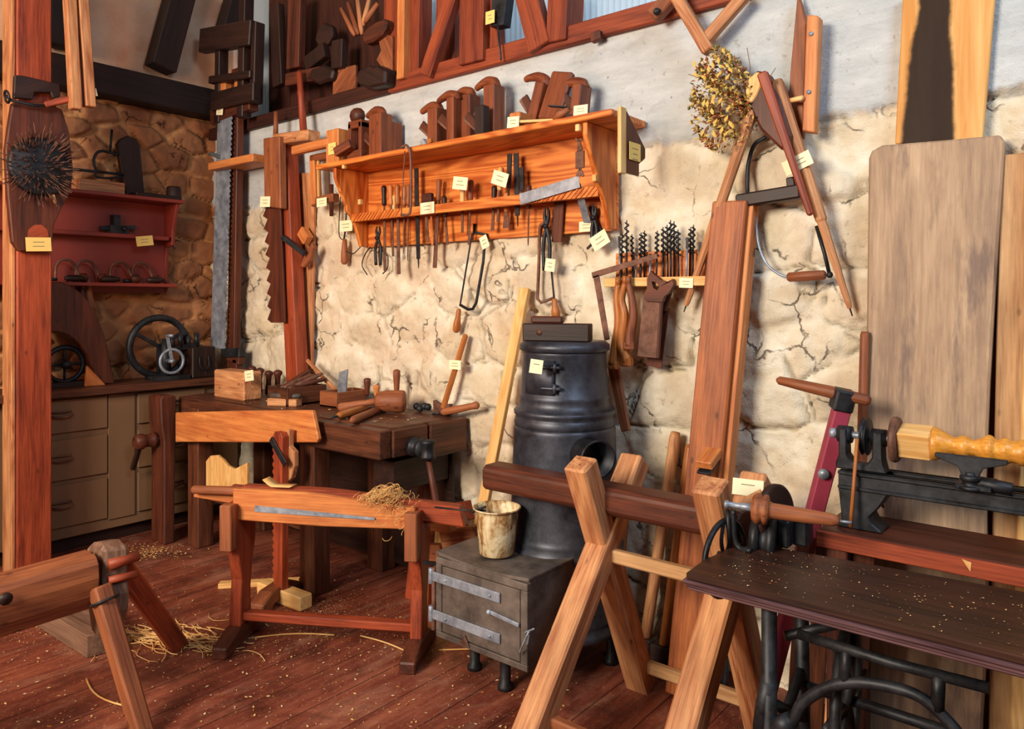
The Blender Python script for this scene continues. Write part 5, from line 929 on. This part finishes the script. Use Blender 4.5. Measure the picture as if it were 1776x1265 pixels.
rz1, rz2, rz3, ryE, ryB = redshelf()
# on and in the red shelf
def q_at(px, x, z): q = wl(px, 340, x); return V((x, q.y, z))
t = thing('long_trying_plane', 'long dark rounded board standing on the red shelf against the wall', 'plane', q_at(232, .12, rz1)); P1(lambda b: b.prism([V((.12, p.y, max(p.z, rz1 + .001))) for p in L6([(219, 340), (203, 250), (209, 241), (222, 235), (234, 240), (243, 252), (252, 344)], .12)], (-.04, 0, 0), Z), 'black', 'stock', t, .006); P1(lambda b: b.box((.10, q_at(222, .12, 0).y, rz1), (.24, q_at(316, .2, 0).y - .05, rz1 + .03), 1), 'black', 'sole', t, .004)
b = MB(); a, c = q_at(137, .2, rz1 + .001), q_at(217, .2, rz1); b.box((.08, a.y, rz1 + .001), (.20, c.y, rz1 + .08), 1); one(b, 'wooden_block', M['saw'], 'light reddish wooden block on the red shelf behind the hackle post', 'block', None, .004)
b = MB(); a = q_at(318, .2, rz1); b.lathe((.16, a.y - .045, rz1), (.16, a.y - .045, rz1 + .10), [(0, .05), (.1, .05), (.9, .046), (1, .04)], 20); one(b, 'dark_mug', M['black'], 'small dark round tub at the right end of the red shelf', 'tub', None, 0)
t = thing('iron_cramp', 'thin iron cramp with hooked rod lying above the reddish block on the shelf', 'cramp', wl(170, 300, .12)); P1(lambda b: (b.tube([wl(122, 293, .14), wl(215, 303, .14)], .009, 7), b.tube(bez([wl(205, 268, .13), wl(175, 262, .13), wl(164, 272, .13), wl(163, 285, .13), wl(168, 297, .13)], 5), .009, 7), b.tube([wl(191, 262, .13), wl(194, 225, .12)], .008, 6), b.tube(bez([wl(163, 296, .15), wl(168, 307, .15), wl(190, 309, .15), wl(212, 306, .15)], 5), .007, 6)), 'iron', 'bar', t, 0)
t = thing('shelf_vise', 'small black screw clamp standing on the middle rail of the red shelf', 'clamp', q_at(200, .12, rz2 + .006)); c = q_at(200, .12, rz2 + .007); P1(lambda b: (b.box((.07, c.y - .05, c.z), (.17, c.y + .06, c.z + .05)), b.box((.09, c.y - .02, c.z + .05), (.15, c.y + .02, c.z + .12)), b.bar((.12, c.y - .09, c.z + .03), (.12, c.y + .12, c.z + .05), .025, .025, Z), b.cyl((.17, c.y + .03, c.z + .03), (.20, c.y + .03, c.z + .03), .012, seg=10)), 'iron', 'jaw', t, 0)
for i, px in enumerate((115, 150, 208, 245)):
    lb = ('crank brace nearest the timber post on the lowest red board', 'crank brace with round knob second on the lowest red board', 'crank brace with square frame on the lowest red board', 'crank brace at the right end of the lowest red board')[i]
    c = q_at(px, .15, rz3 + .001); t = thing('carpenters_brace', lb, 'brace', c); h = .13
    P1(lambda b: b.tube(bez([c + V((0, -.06, .015)), c + V((0, -.055, h * .7)), c + V((0, -.03, h)), c + V((0, .02, h)), c + V((0, .05, h * .7)), c + V((.02, .075, .02))], 5), .008, 7), 'rust', 'crank', t, 0); P1(lambda b: b.lathe(c + V((.03, .055, .028)), c + V((.03, .11, .028)), [(0, .012), (.2, .026), (.8, .028), (1, .012)], 12), 'dark', 'head', t, 0); P1(lambda b: b.cyl(c + V((0, -.11, .015)), c + V((0, -.05, .015)), .013, .01, 10), 'iron', 'chuck', t, 0)
for i, (px, h) in enumerate(((128, .05), (190, .045), (268, .04))): c = q_at(px, .21, rz3 + .001); b = MB(); b.lathe(c + V((0, -.05, .022)), c + V((0, .06, .022)), [(0, .01), (.2, .02), (.6, .022), (1, .012)], 10); one(b, 'hand_tool', M['black'], ('dark round handle lying left on the lowest red board', 'dark round handle lying between the cranks on the lowest red board', 'dark round handle lying by the end of the lowest red board')[i], 'tool', None, 0)
for i, px in enumerate((98, 110, 124, 140, 152)):
    p = wl(px, 500 - 3 * i, .16); b = MB(); b.tube(bez([p + Z * .02, p - Z * .10 + Y * .01, p - Z * .17 + Y * (.03 * (i - 2) * .3)], 5), [.012 + .0022 * k for k in range(11)], 8); one(b, 'hanging_brush', M['dark'] if i % 2 else M['mid'], 'dark round brush hanging under the red shelf, ' + ('closest to the post', 'second from the post', 'third from the post', 'fourth from the post', 'farthest from the post')[i], 'brush', None, 0)
# ================================================================== saws and timbers in the corner
def zig(b, px, y0, y1, o, wpx, th, teeth, tl, side=-1, bow=0):
    pts = []; n = teeth
    for i in range(n):
        a = y0 + (y1 - y0) * i / n; c = y0 + (y1 - y0) * (i + .75) / n; bx = bow * math.sin(math.pi * i / n); pts += [(px[0] + (px[1] - px[0]) * i / n + bx, a), (px[0] + (px[1] - px[0]) * (i + .75) / n + bx + side * tl, c)]
    back = [(x - side * wpx, y) for x, y in ((px[1], y1), (px[0], y0))]; b.prism(wp(pts + [(px[1], y1)] + back, o), (0, th, 0), Z)
t = thing('pit_saw', 'tall grey toothed saw blade in a dark frame standing in the corner', 'saw', w(385, 610, .10)); b = MB(); zig(b, (401, 388), 190, 606, .16, 23, .004, 46, 3, 1); b.build('blade', M['steel'], t, 0)
P1(lambda b: b.bar(w(413, 120, .11), w(405, 640, .10), .085, .05, -Y), 'dark', 'stile', t, .004); P1(lambda b: b.bar(w(372, 205, .13), w(440, 178, .13), .10, .07, -Y), 'dark', 'top_clamp', t, .005); P1(lambda b: b.bar(w(388, 612, .14), w(420, 612, .12), .06, .05, -Y), 'iron', 'bottom_clamp', t, .004); wtag(t, 381, 193, 11, 13, .18)
def dframe():
    o = .14; t = thing('old_saw_frame', 'dark old timber frame with posts and cross blocks high in the corner', 'frame', w(400, 210, o))
    for a, c, wd in (((385, 55), (383, 215), .06), ((428, -10), (423, 205), .07), ((448, 40), (444, 180), .05)): b = MB(); b.bar(w(*a, o), w(*c, o), wd, .07, -Y); b.build('upright', M['black'], t, .005)
    for a, c, wd in (((352, 72), (440, 58), .16), ((372, 178), (446, 160), .12), ((368, 140), (440, 130), .05)): b = MB(); b.bar(w(*a, o + .03), w(*c, o + .03), wd, .06, -Y); b.build('cross_block', M['black'], t, .006)
    for x in (392, 417): b = MB(); b.bar(w(x, 142, o + .0), w(x - 1, 168, o + .0), .07, .05, -Y); b.build('filler', M['redlit'], t, .004)
dframe()
b = MB(); b.bar(w(380, 292, .14), w(458, 276, .14), .16, .05, Z); one(b, 'corner_bracket_board', M['redlit'], 'short orange ledge board in the corner beside the hanging saws', 'ledge', None, .004)
b = MB(); b.bar(w(364, 266, .2), w(395, 278, .12), .03, .025, Z); one(b, 'iron_spike', M['iron'], 'dark iron spike sticking out at the room corner', 'spike', None, .002)
t = thing('frame_saw', 'heavy dark frame saw with coarse teeth hanging in the corner, with a card', 'saw', w(475, 562, .12)); P1(lambda b: b.prism(wp([(456, 240), (484, 236), (486, 362), (458, 358)], .225), (0, .05, 0), Z), 'mid', 'cheek', t, .006); b = MB(); zig(b, (462, 470), 358, 560, .19, 24, .012, 9, 7, -1, 2); b.build('blade', M['dark'], t, .001); P1(lambda b: b.lathe(w(478, 238, .15), w(479, 194, .15), [(0, .016), (1, .013)], 10), 'mid', 'rod', t, 0); wtag(t, 460, 350, 17, 18, .23)
t = thing('press_timber', 'long square timber with a cross head standing on the workbench at the wall', 'timber', w(512, 640, .13)); P1(lambda b: b.bar(w(497, 250, .12), w(516, 662, .12), .12, .085, -Y), 'red', 'upright', t, .006); P1(lambda b: b.bar(w(483, 244, .15), w(545, 236, .15), .065, .09, -Y), 'saw', 'cross_head', t, .005); P1(lambda b: b.lathe(w(527, 235, .14), w(519, 122, .12), [(0, .022), (.6, .02), (.64, .024), (.68, .02), (.95, .019), (1, .008)], 12), 'red', 'screw_rod', t, 0); P1(lambda b: b.bar(w(484, 364, .17), w(489, 560, .17), .03, .01, -Y, .02), 'redlit', 'splinter', t, .001)
t = thing('adze', 'dark adze with short iron bar hung on the square timber', 'adze', w(525, 455, .10)); P1(lambda b: b.bar(w(490, 411, .19), w(528, 440, .15), .03, .025, -Y), 'iron', 'blade', t, .003); P1(lambda b: b.prism(wp([(520, 462), (528, 440), (540, 420), (543, 430), (536, 452), (526, 464)], .12), (0, .03, 0)), 'mid', 'handle', t, .004); P1(lambda b: b.bar(w(524, 400, .09), w(535, 418, .09), .07, .05, -Y), 'redlit', 'stub', t, .006)
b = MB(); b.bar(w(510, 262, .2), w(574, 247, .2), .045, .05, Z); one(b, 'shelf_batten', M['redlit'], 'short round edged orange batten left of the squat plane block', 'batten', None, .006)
b = MB(); b.prism(wp([(515, 300), (545, 300), (540, 640), (522, 640)], .05), (0, .02, 0), Z); one(b, 'backing_board', M['saw'], 'reddish board on the wall behind the square timber', 'board', None, .003)
t = thing('wooden_screw_clamp', 'small wooden screw clamp frame with card left of the pine shelf', 'clamp', w(562, 358, .12)); P1(lambda b: b.bar(w(546, 270, .12), w(549, 356, .12), .05, .05, -Y), 'redlit', 'stile', t, .004); P1(lambda b: b.bar(w(545, 352, .12), w(583, 343, .12), .05, .05, -Y), 'mid', 'lower_arm', t, .004); P1(lambda b: b.bar(w(543, 276, .12), w(582, 268, .12), .04, .05, -Y), 'mid', 'upper_arm', t, .004); P1(lambda b: b.cyl(w(575, 320, .12), w(575, 375, .12), .012, seg=10), 'dark', 'screw', t, 0); P1(lambda b: b.bar(w(552, 274, .13), w(553, 345, .13), .012, .012, -Y), 'pale', 'lath', t, .001); wtag(t, 558, 351, 17, 15, .16, 6)
# ================================================================== things on the workbench (top at z = .87)
BT = .8705
def bt(px, py, z=BT): q = fl(px, py, z); return q
def boxof(name, label, cat, px0, px1, py, dpt, h, mat, tilt=None, lid=False):
    a, c = bt(px0, py), bt(px1, py); xm = (a.x + c.x) / 2; yv = min((a.y + c.y) / 2, -.06 - dpt); t = thing(name, label, cat, (xm, yv + dpt / 2, BT)); L = abs(c.x - a.x); L = max(L, .05)
    x0, x1 = xm - L / 2, xm + L / 2; th = .012; b = MB()
    b.box((x0, yv, BT), (x1, yv + dpt, BT + th)); b.box((x0, yv, BT), (x1, yv + th, BT + h)); b.box((x0, yv + dpt - th, BT), (x1, yv + dpt, BT + h)); b.box((x0, yv + th, BT), (x0 + th, yv + dpt - th, BT + h)); b.box((x1 - th, yv + th, BT), (x1, yv + dpt - th, BT + h)); b.build('box_body', M[mat], t, .002); return t, x0, x1, yv, yv + dpt
t, x0, x1, y0, y1 = boxof('tool_tray', 'grey brown open wooden tray near the middle of the workbench', 'tray', 442, 520, 703, .26, .10, 'bench')
t2, X0, X1, Y0, Y1 = boxof('brown_tray', 'reddish open wooden tray right of the grey brown tray on the workbench', 'tray', 538, 600, 707, .22, .085, 'mid')
rr = random.Random(9)
for i in range(6):
    xx = x0 + .05 + (x1 - x0 - .1) * i / 5; b = MB(); b.lathe((xx, y0 + .05, BT + .09), (xx + rr.uniform(-.05, .12), y1 - .01, BT + .13 + rr.uniform(0, .05)), [(0, .006), (.1, .012), (.5, .015), (.9, .012), (1, .006)], 9); one(b, 'hand_tool', M['dark'] if i % 2 else M['rust'], 'dark tool handle in the grey brown tray, ' + ('leftmost', 'second from left', 'third from left', 'third from right', 'second from right', 'rightmost')[i], 'tool', None, 0)
q = bt(404, 690); q.y = min(q.y, -.14); t = thing('raised_block', 'reddish wooden block with pale card on the left of the workbench', 'block', (q.x, q.y, BT)); P1(lambda b: b.box((q.x - .13, q.y - .05, BT), (q.x + .20, q.y + .07, BT + .165)), 'saw', 'block_body', t, .008); wtag(t, 432, 652, 15, 18, -q.y + .055, 5)
t = thing('moulding_block', 'dark plane on the workbench left of the grey tray', 'plane', bt(440, 672)); c = bt(446, 668); c.y = min(c.y, -.12); P1(lambda b: b.bar(c + V((-.05, 0, .20)), c + V((.10, 0, .18)), .05, .05, Z), 'dark', 'stock', t, .006); P1(lambda b: b.bar(c + V((.04, 0, 0)), c + V((.05, 0, .19)), .05, .05, X), 'dark', 'post', t, .004)
for i, (px, py, h) in enumerate(((436, 648, .05), (452, 650, .045), (470, 652, .035), (488, 655, .05))):
    c = w(px, py, .14); b = MB(); z0 = BT + .001 if i == 3 else BT + .001; b.lathe((c.x, -.14 - .01 * i, BT + .0), (c.x + .01, -.14 - .01 * i, c.z + h), [(0, .02), (.5, .016), (.75, .018), (.86, .028), (.95, .024), (1, .008)], 12); one(b, 'turned_peg', M['dark'], 'small turned dark peg standing behind the grey tray, ' + ('leftmost of four', 'second of four', 'third of four', 'rightmost of four')[i], 'peg', None, 0)
b = MB(); b.bar(bt(490, 700) + V((0, -.08, .02)), bt(540, 702) + V((0, -.08, .02)), .06, .04, Z); one(b, 'wooden_block', M['saw'], 'small reddish wooden block in front of the grey brown tray', 'block', None, .003)
b = MB(); p = bt(490, 700) + V((0, -.075, .053)); b.cyl(p, bt(540, 702) + V((0, -.075, .053)), .015, seg=12); one(b, 'whetstone', M['sheet'], 'grey round edged whetstone lying on the small reddish block', 'whetstone', None, 0)
t = thing('side_axe', 'axe with slanting wooden handle and pale head in the reddish tray', 'axe', V(((X0 + X1) / 2, (Y0 + Y1) / 2, BT + .02))); cc = V(((X0 + X1) / 2, (Y0 + Y1) / 2, BT + .015)); P1(lambda b: b.bar(cc + V((.02, 0, .0)), w(533, 625, .12), .028, .02, -Y, .024), 'saw', 'handle', t, .006); P1(lambda b: b.prism([cc + V((-.03, -.03, .02)), cc + V((.04, -.03, .02)), cc + V((.06, -.03, .19)), cc + V((-.01, -.03, .17))], (0, .012, 0)), 'steel', 'head', t, .002)
def mallet(c, d, label, r=.085, L=.15, hl=.32):
    t = thing('carvers_mallet', label, 'mallet', c); d = V(d).normalized(); p = c + Z * (r + .001); b = MB(); b.lathe(p - d * L / 2, p + d * L / 2, [(0, r * .72), (.05, r * .85), (.35, r * .97), (.75, r), (.92, r * .98), (.98, r * .9), (1, r * .75)], 22); b.build('head', M['mid'], t, 0)
    e = p - d * (L / 2 + hl); e.z = c.z + .024; b = MB(); b.lathe(p - d * L * .45, e, [(0, .02), (.3, .017), (.7, .02), (.93, .024), (1, .016)], 14); b.build('handle', M['mid'], t, 0)
mallet(bt(678, 716), (.80, .60, 0), 'large round wooden carving mallet lying on the right of the workbench', .058, .15, .20)
for i, (a, c, lb, mt) in enumerate((((585, 722), (640, 706), 'turned wooden handle lying left of the large mallet', 'hand'), ((765, 716), (832, 692), 'dark wooden hammer handle lying at the right end of the workbench', 'mid'))):
    p, q = bt(*a, BT + .02), bt(*c, BT + .02) if i == 0 else bt(*a, BT + .02) + V((.20, .06, .05)); t = thing('hand_tool', lb, 'tool', p); P1(lambda b: b.lathe(p, q, [(0, .008), (.08, .018), (.4, .019), (.8, .016), (.95, .02), (1, .01)], 12), mt, 'grip', t, 0); P1(lambda b: b.cyl(p + (p - q).normalized() * .05, p, .006, seg=8), 'iron', 'ferrule', t, 0)
for i, (x, y0_, y1_, lb, mt) in enumerate(((637, 656, 692, 'dark upright tool handle behind the large mallet', 'dark'), (653, 668, 688, 'short orange upright handle behind the large mallet', 'redlit'), (688, 641, 690, 'tall brown upright chisel handle behind the large mallet', 'mid'))):
    p = w(x, y0_, .10); t = thing('standing_tool', lb, 'chisel', V((p.x, p.y, BT))); P1(lambda b: b.lathe(V((p.x, p.y, BT + .05)), p, [(0, .008), (.15, .013), (.5, .016), (.8, .02), (.95, .02), (1, .01)], 12), mt, 'handle', t, 0); P1(lambda b: b.cyl((p.x, p.y, BT), (p.x, p.y, BT + .06), .006, seg=8), 'iron', 'tang', t, 0)
def bench_axe():
    p1, p0 = w(808, 580, .06), w(768, 700, .10); p0.z = BT + .03; t = thing('long_axe', 'axe with long handle and card leaning on the wall at the bench end', 'axe', (p0.x, p0.y, BT)); P1(lambda b: b.bar(p1, p0, .03, .024, -Y, .032), 'hand', 'handle', t, .008); P1(lambda b: b.prism([p0 + V((-.07, .0, -.028)), p0 + V((.04, 0, -.028)), p0 + V((.045, 0, .03)), p0 + V((-.02, 0, .02)), p0 + V((-.075, 0, .04))], (0, .03, 0)), 'rust', 'head', t, .004); wtag(t, 789, 633, 20, 16, .10, -3)
bench_axe()
b = MB(); q = bt(735, 714); c0 = V((q.x - .03, q.y - .03, BT + .02))
for i in range(5): b.sphere(c0 + V((i * .022, rr.uniform(-.02, .02), rr.uniform(0, .015))), .02, 8)
one(b, 'iron_nut_cluster', M['iron'], 'small dark lumpy iron fitting lying right of the large mallet', 'fitting', None, 0)
b = MB(); n = 36; p, q = bt(600, 712, BT + .012), bt(665, 706, BT + .012); b.tube([p + (q - p) * (k / n) + Z * .009 * math.cos(k * 1.2) + Y * .009 * math.sin(k * 1.2) for k in range(n + 1)], .005, 5); one(b, 'large_auger', M['steel'], 'spiral steel auger lying on the bench before the mallet', 'auger', None, 0)
b = MB(); p, q = bt(610, 730, BT + .018), bt(668, 706, BT + .018); b.lathe(p, q, [(0, .01), (.06, .02), (.5, .018), (1, .015)], 12); one(b, 'hand_tool', M['mid'], 'brown round handle lying nearest the bench front edge before the mallet', 'tool', None, 0)
# ================================================================== small wood stacked under the bench end
for i, (x0_, y0_, x1_, y1_, o, th, mt, lb) in enumerate(((735, 900, 785, 905, .45, .05, 'redlit', 'orange wooden offcut stacked behind the narrow bench end'), (770, 935, 830, 930, .40, .05, 'saw', 'long orange offcut lying beside the firebox'), (728, 960, 770, 962, .42, .06, 'mid', 'reddish offcut lowest behind the narrow bench end'), (760, 895, 815, 885, .2, .06, 'red', 'dark reddish offcut leaning near the pot'))):
    p, q = w(x0_, y0_, o), w(x1_, y1_, o); b = MB(); b.bar(p, q, .09, .05, -Y); one(b, 'timber_offcut', M[mt], lb, 'offcut', None, .004)
b = MB(); p = fl(735, 1085); b.prism([p + V((-.06, .10, 0)), p + V((.12, .10, 0)), p + V((.13, .12, .44)), p + V((-.05, .12, .44))], (0, .03, 0), Z); one(b, 'crate_board', M['pale'], 'upright pale board between the narrow bench and the firebox', 'board', None, .003)
b = MB(); p = fl(700, 1050); b.prism([p + V((-.06, .06, 0)), p + V((.10, .06, 0)), p + V((.08, .10, .35)), p + V((-.05, .10, .35))], (0, .025, 0), Z); one(b, 'wooden_board', M['red'], 'red brown panel standing behind the right leg of the narrow bench', 'panel', None, .003)
b = MB(); p, q = fl(380, 1015, .013), fl(520, 1008, .013); b.bar(p, q, .05, .026, Z); one(b, 'floor_lath', M['pale'], 'pale lath lying on the floor behind the notched stand', 'lath', None, .003)
# ================================================================== floor litter
def litter():
    rr = random.Random(5); b = MB(); mats = [M['pale'], M['hand'], plain('chip_light', '#e6c9a0', .8)]
    def flake(q, s):
        a = rr.uniform(0, 6.28); u = V((math.cos(a), math.sin(a), rr.uniform(-.2, .2))); v = V((-u.y, u.x, rr.uniform(-.2, .2))); b.m = rr.choice([0, 0, 1, 2]); q = q + Z * (s * .25 + .001)
        b.add([q - u * s, q + v * s * .5, q + u * s * rr.uniform(.4, 1), q - v * s * .4], [[0, 1, 2, 3]], (q, u, v, Z))
    for i in range(1800):
        px, py = rr.uniform(-20, 1000), 960 + 330 * rr.random(); flake(fl(px, py), rr.choice([.0025, .003, .004, .005, .009]))
    for i in range(900): px, py = rr.gauss(560, 55), rr.gauss(1062, 18); flake(fl(px, py), rr.uniform(.002, .005))
    for i in range(500): px, py = rr.gauss(60, 45), rr.gauss(1080, 18); flake(fl(px, py), rr.uniform(.002, .006))
    for i in range(420): px, py = rr.gauss(265, 30), rr.gauss(957, 7); flake(fl(px, py), rr.uniform(.003, .012))
    for i in range(500): px, py = rr.uniform(200, 780), rr.gauss(1110, 25); flake(fl(px, py), rr.uniform(.002, .008))
    tagp(b.build('wood_chips', mats, None, 0), 'pale wood chips and sawdust scattered over the dark floor', 'wood chips', None, 'stuff')
    b = MB(); b.m = 0
    for i in range(120):
        px, py = rr.gauss(290, 60), rr.gauss(1108, 14); q = fl(px, py); a = rr.gauss(.2, .35); u = V((math.cos(a), math.sin(a), 0)); L = rr.uniform(.06, .24); c = rr.gauss(0, .12); v = V((-u.y, u.x, 0)); b.tube([q + u * L * (k / 6 - .5) + v * c * L * ((k / 6 - .5) ** 2) * 4 + Z * (.004 + .008 * rr.random()) for k in range(7)], rr.uniform(.0012, .0028), 4)
    for (x0, y0), (x1, y1), c in (((430, 1110), (580, 1104), .04), ((625, 1105), (700, 1130), .02), ((640, 1086), (690, 1080), .03), ((150, 1180), (230, 1230), -.05), ((760, 1130), (820, 1128), .0)):
        p, q = fl(x0, y0), fl(x1, y1); v = V((-(q - p).y, (q - p).x, 0)); b.tube([p + (q - p) * (k / 8) + v * c * math.sin(k / 8 * 3.14) * 2 + Z * .005 for k in range(9)], .0035, 5)
    for i in range(3): q = fl(285 + 8 * i, 1122); b.ring(q + Z * .006, Z, .05 + .012 * i, .002, 20, 4, 1 + i, 5 + i)
    tagp(b.build('straw', [M['pale']], None, 0), 'loose straw and curled shavings on the floor by the trestle leg', 'straw', None, 'stuff')
    b = MB()
    for i in range(420):
        q = V((rr.uniform(4.25, 5.3), rr.uniform(-1.0, -.66), .7405)); flake(q, rr.choice([.0015, .002, .003, .004]))
    tagp(b.build('sawdust', mats, None, 0), 'pale specks of sawdust on the dark treadle machine top', 'sawdust', None, 'stuff')
    b = MB()
    for i in range(260):
        q = fl(rr.uniform(330, 760), rr.uniform(695, 735), .8712)
        if q.y < -.52 or q.y > -.06 or q.x < .6 or q.x > 2.45: continue
        flake(q, rr.choice([.004, .006, .009, .013]))
    tagp(b.build('bench_shavings', mats, None, 0), 'small pale shavings scattered on the workbench top among the tools', 'shavings', None, 'stuff')
    b = MB(); q = w(1668, 970, .499); b.prism([q, q + V((.022, 0, -.005)), q + V((.02, 0, -.03))], (0, .0015, 0)); one(b, 'wood_chip', M['pale'], 'single pale chip stuck on the red front edge of the lathe bench', 'chip', None, 0)
litter()
# ================================================================== timber framing and hanging things above the long wall
def upper():
    n = [4]
    def timber(a, c, wd, o=.0, th=.10, mat='shed'): b = MB(); b.bar(w(*a, o), w(*c, o), wd, th, -Y); struct(b, 'trim_%d' % n[0], M[mat], .004); n[0] += 1
    timber((707, -15), (705, 140), .055, .03, .10, 'redlit'); timber((686, -15), (684, 128), .13, .0, .06); timber((729, -15), (727, 128), .09, -.02)  # first bar paints the lit edge of the stud in brighter orange
    timber((790, -15), (741, 132), .085, .06, .05); timber((778, -15), (776, 118), .14, -.06, .05); timber((828, -15), (826, 112), .16, .03, .09); timber((857, -15), (861, 106), .08, -.01, .06)
    timber((915, -15), (940, 84), .12, .05, .06); timber((978, -15), (974, 76), .11, .02, .1); timber((996, -15), (992, 72), .05, -.05, .1); timber((1034, 56), (1036, 72), .05, .06, .03, 'dark')
    t = thing('loft_clamp', 'black iron clamp with yellow card hung on the middle wall stud', 'clamp', w(870, 50, .06)); P1(lambda b: (b.bar(w(873, -10, .05), w(868, 48, .05), .10, .06, -Y, .08), b.tube([w(862, 30, .08), w(869, 105, .08)], .006, 6)), 'iron', 'body', t, .006); wtag(t, 850, 30, 15, 22, .10, 12, 'yellow')
    # hanging wooden forms at the loft boards
    def form(name, label, cat, pts, o, th, mat='dark', bev=.012): b = MB(); b.prism(wp(pts, o), (0, th, 0)); one(b, name, M[mat], label, cat, None, bev)
    form('shoe_last', 'dark wooden shoe last hanging toe down under the loft', 'shoe last', [(626, 62), (634, 48), (652, 36), (668, 31), (670, 44), (660, 60), (644, 72), (630, 76)], .09, .07)
    form('wooden_clog', 'dark carved wooden clog on the loft sill', 'clog', [(617, 140), (620, 122), (632, 116), (640, 112), (648, 116), (655, 112), (668, 120), (667, 146), (640, 152), (622, 148)], .13, .09, 'black')
    form('round_form', 'dark rounded wooden form on the left loft boards', 'form', [(545, 70), (550, 48), (562, 38), (574, 44), (576, 60), (566, 76), (552, 80)], .06, .05, 'black')
    form('oval_form', 'dark oval wooden form above the loft sill left of the clog', 'form', [(530, 136), (540, 118), (560, 112), (578, 120), (574, 138), (552, 146)], .08, .05, 'black')
    form('pierced_board', 'grey brown board with round hole beside the shoe last', 'board', [(656, 70), (670, 60), (680, 62), (680, 126), (662, 118), (652, 104), (660, 88)], .05, .03, 'mid', .004)
    form('flat_board', 'plain brown panel on the loft boards between the dark forms', 'board', [(578, 122), (616, 112), (616, 158), (576, 172)], .04, .02, 'mid', .003)
    for i, (x0, y0, x1, y1) in enumerate(((592, 15, 616, 62), (604, 5, 622, 60), (619, -10, 628, 60), (640, 0, 630, 45), (655, 6, 632, 40))):
        b = MB(); b.lathe(w(x0, y0, .08), w(x1, y1, .08), [(0, .012), (.8, .017), (1, .01)], 9); one(b, 'wooden_rod', M['saw'] if i in (2, 3) else M['mid'], 'thin wooden rod fanned out above the shoe last, ' + ('leftmost', 'second from left', 'middle', 'second from right', 'rightmost')[i], 'rod', None, 0)
    for i, (x0, y0, x1, y1, wd) in enumerate(((480, 10, 486, 150, .10), (516, -10, 512, 120, .13), (548, 88, 552, 112, .2), (500, 140, 560, 128, .08), (590, 70, 588, 120, .10))):
        b = MB(); b.bar(w(x0, y0, .05), w(x1, y1, .05), wd, .05, -Y); one(b, 'loft_board', M['dark' if i % 2 else 'black'], ('dark upright board at the far left of the loft boards', 'broad dark upright board left of the round form', 'short dark block under the round form', 'slanting dark bar above the loft sill', 'narrow dark upright block right of the round form')[i], 'board', None, .004)
    # V of two bars hanging at the top right
    t = thing('wooden_v_hook', 'two wooden bars joined in a V hanging from the sill beam', 'hook', w(1228, 92, .12)); P1(lambda b: b.bar(w(1172, -8, .12), w(1230, 90, .12), .045, .045, -Y), 'saw', 'bar', t, .005); P1(lambda b: b.bar(w(1292, -8, .10), w(1224, 70, .11), .045, .04, -Y), 'saw', 'bar', t, .005); P1(lambda b: b.bar(w(1133, 30, .10), w(1166, -6, .10), .06, .05, -Y), 'mid', 'cleat', t, .006); P1(lambda b: b.cyl(w(1139, 20, .13), w(1139, 20, .14), .014, seg=12), 'iron', 'bolt', t, 0)
    # rafters over the left wall
    for a, c, wd in (((318, -30), (278, 120), .16), ((100, -40), (104, 82), .16), ((418, -30), (392, 60), .12)):
        b = MB(); b.bar(wl(*a, .12), wl(*c, .10), wd, .14, X); struct(b, 'trim_%d' % n[0], M['beam'], .006); n[0] += 1
upper()
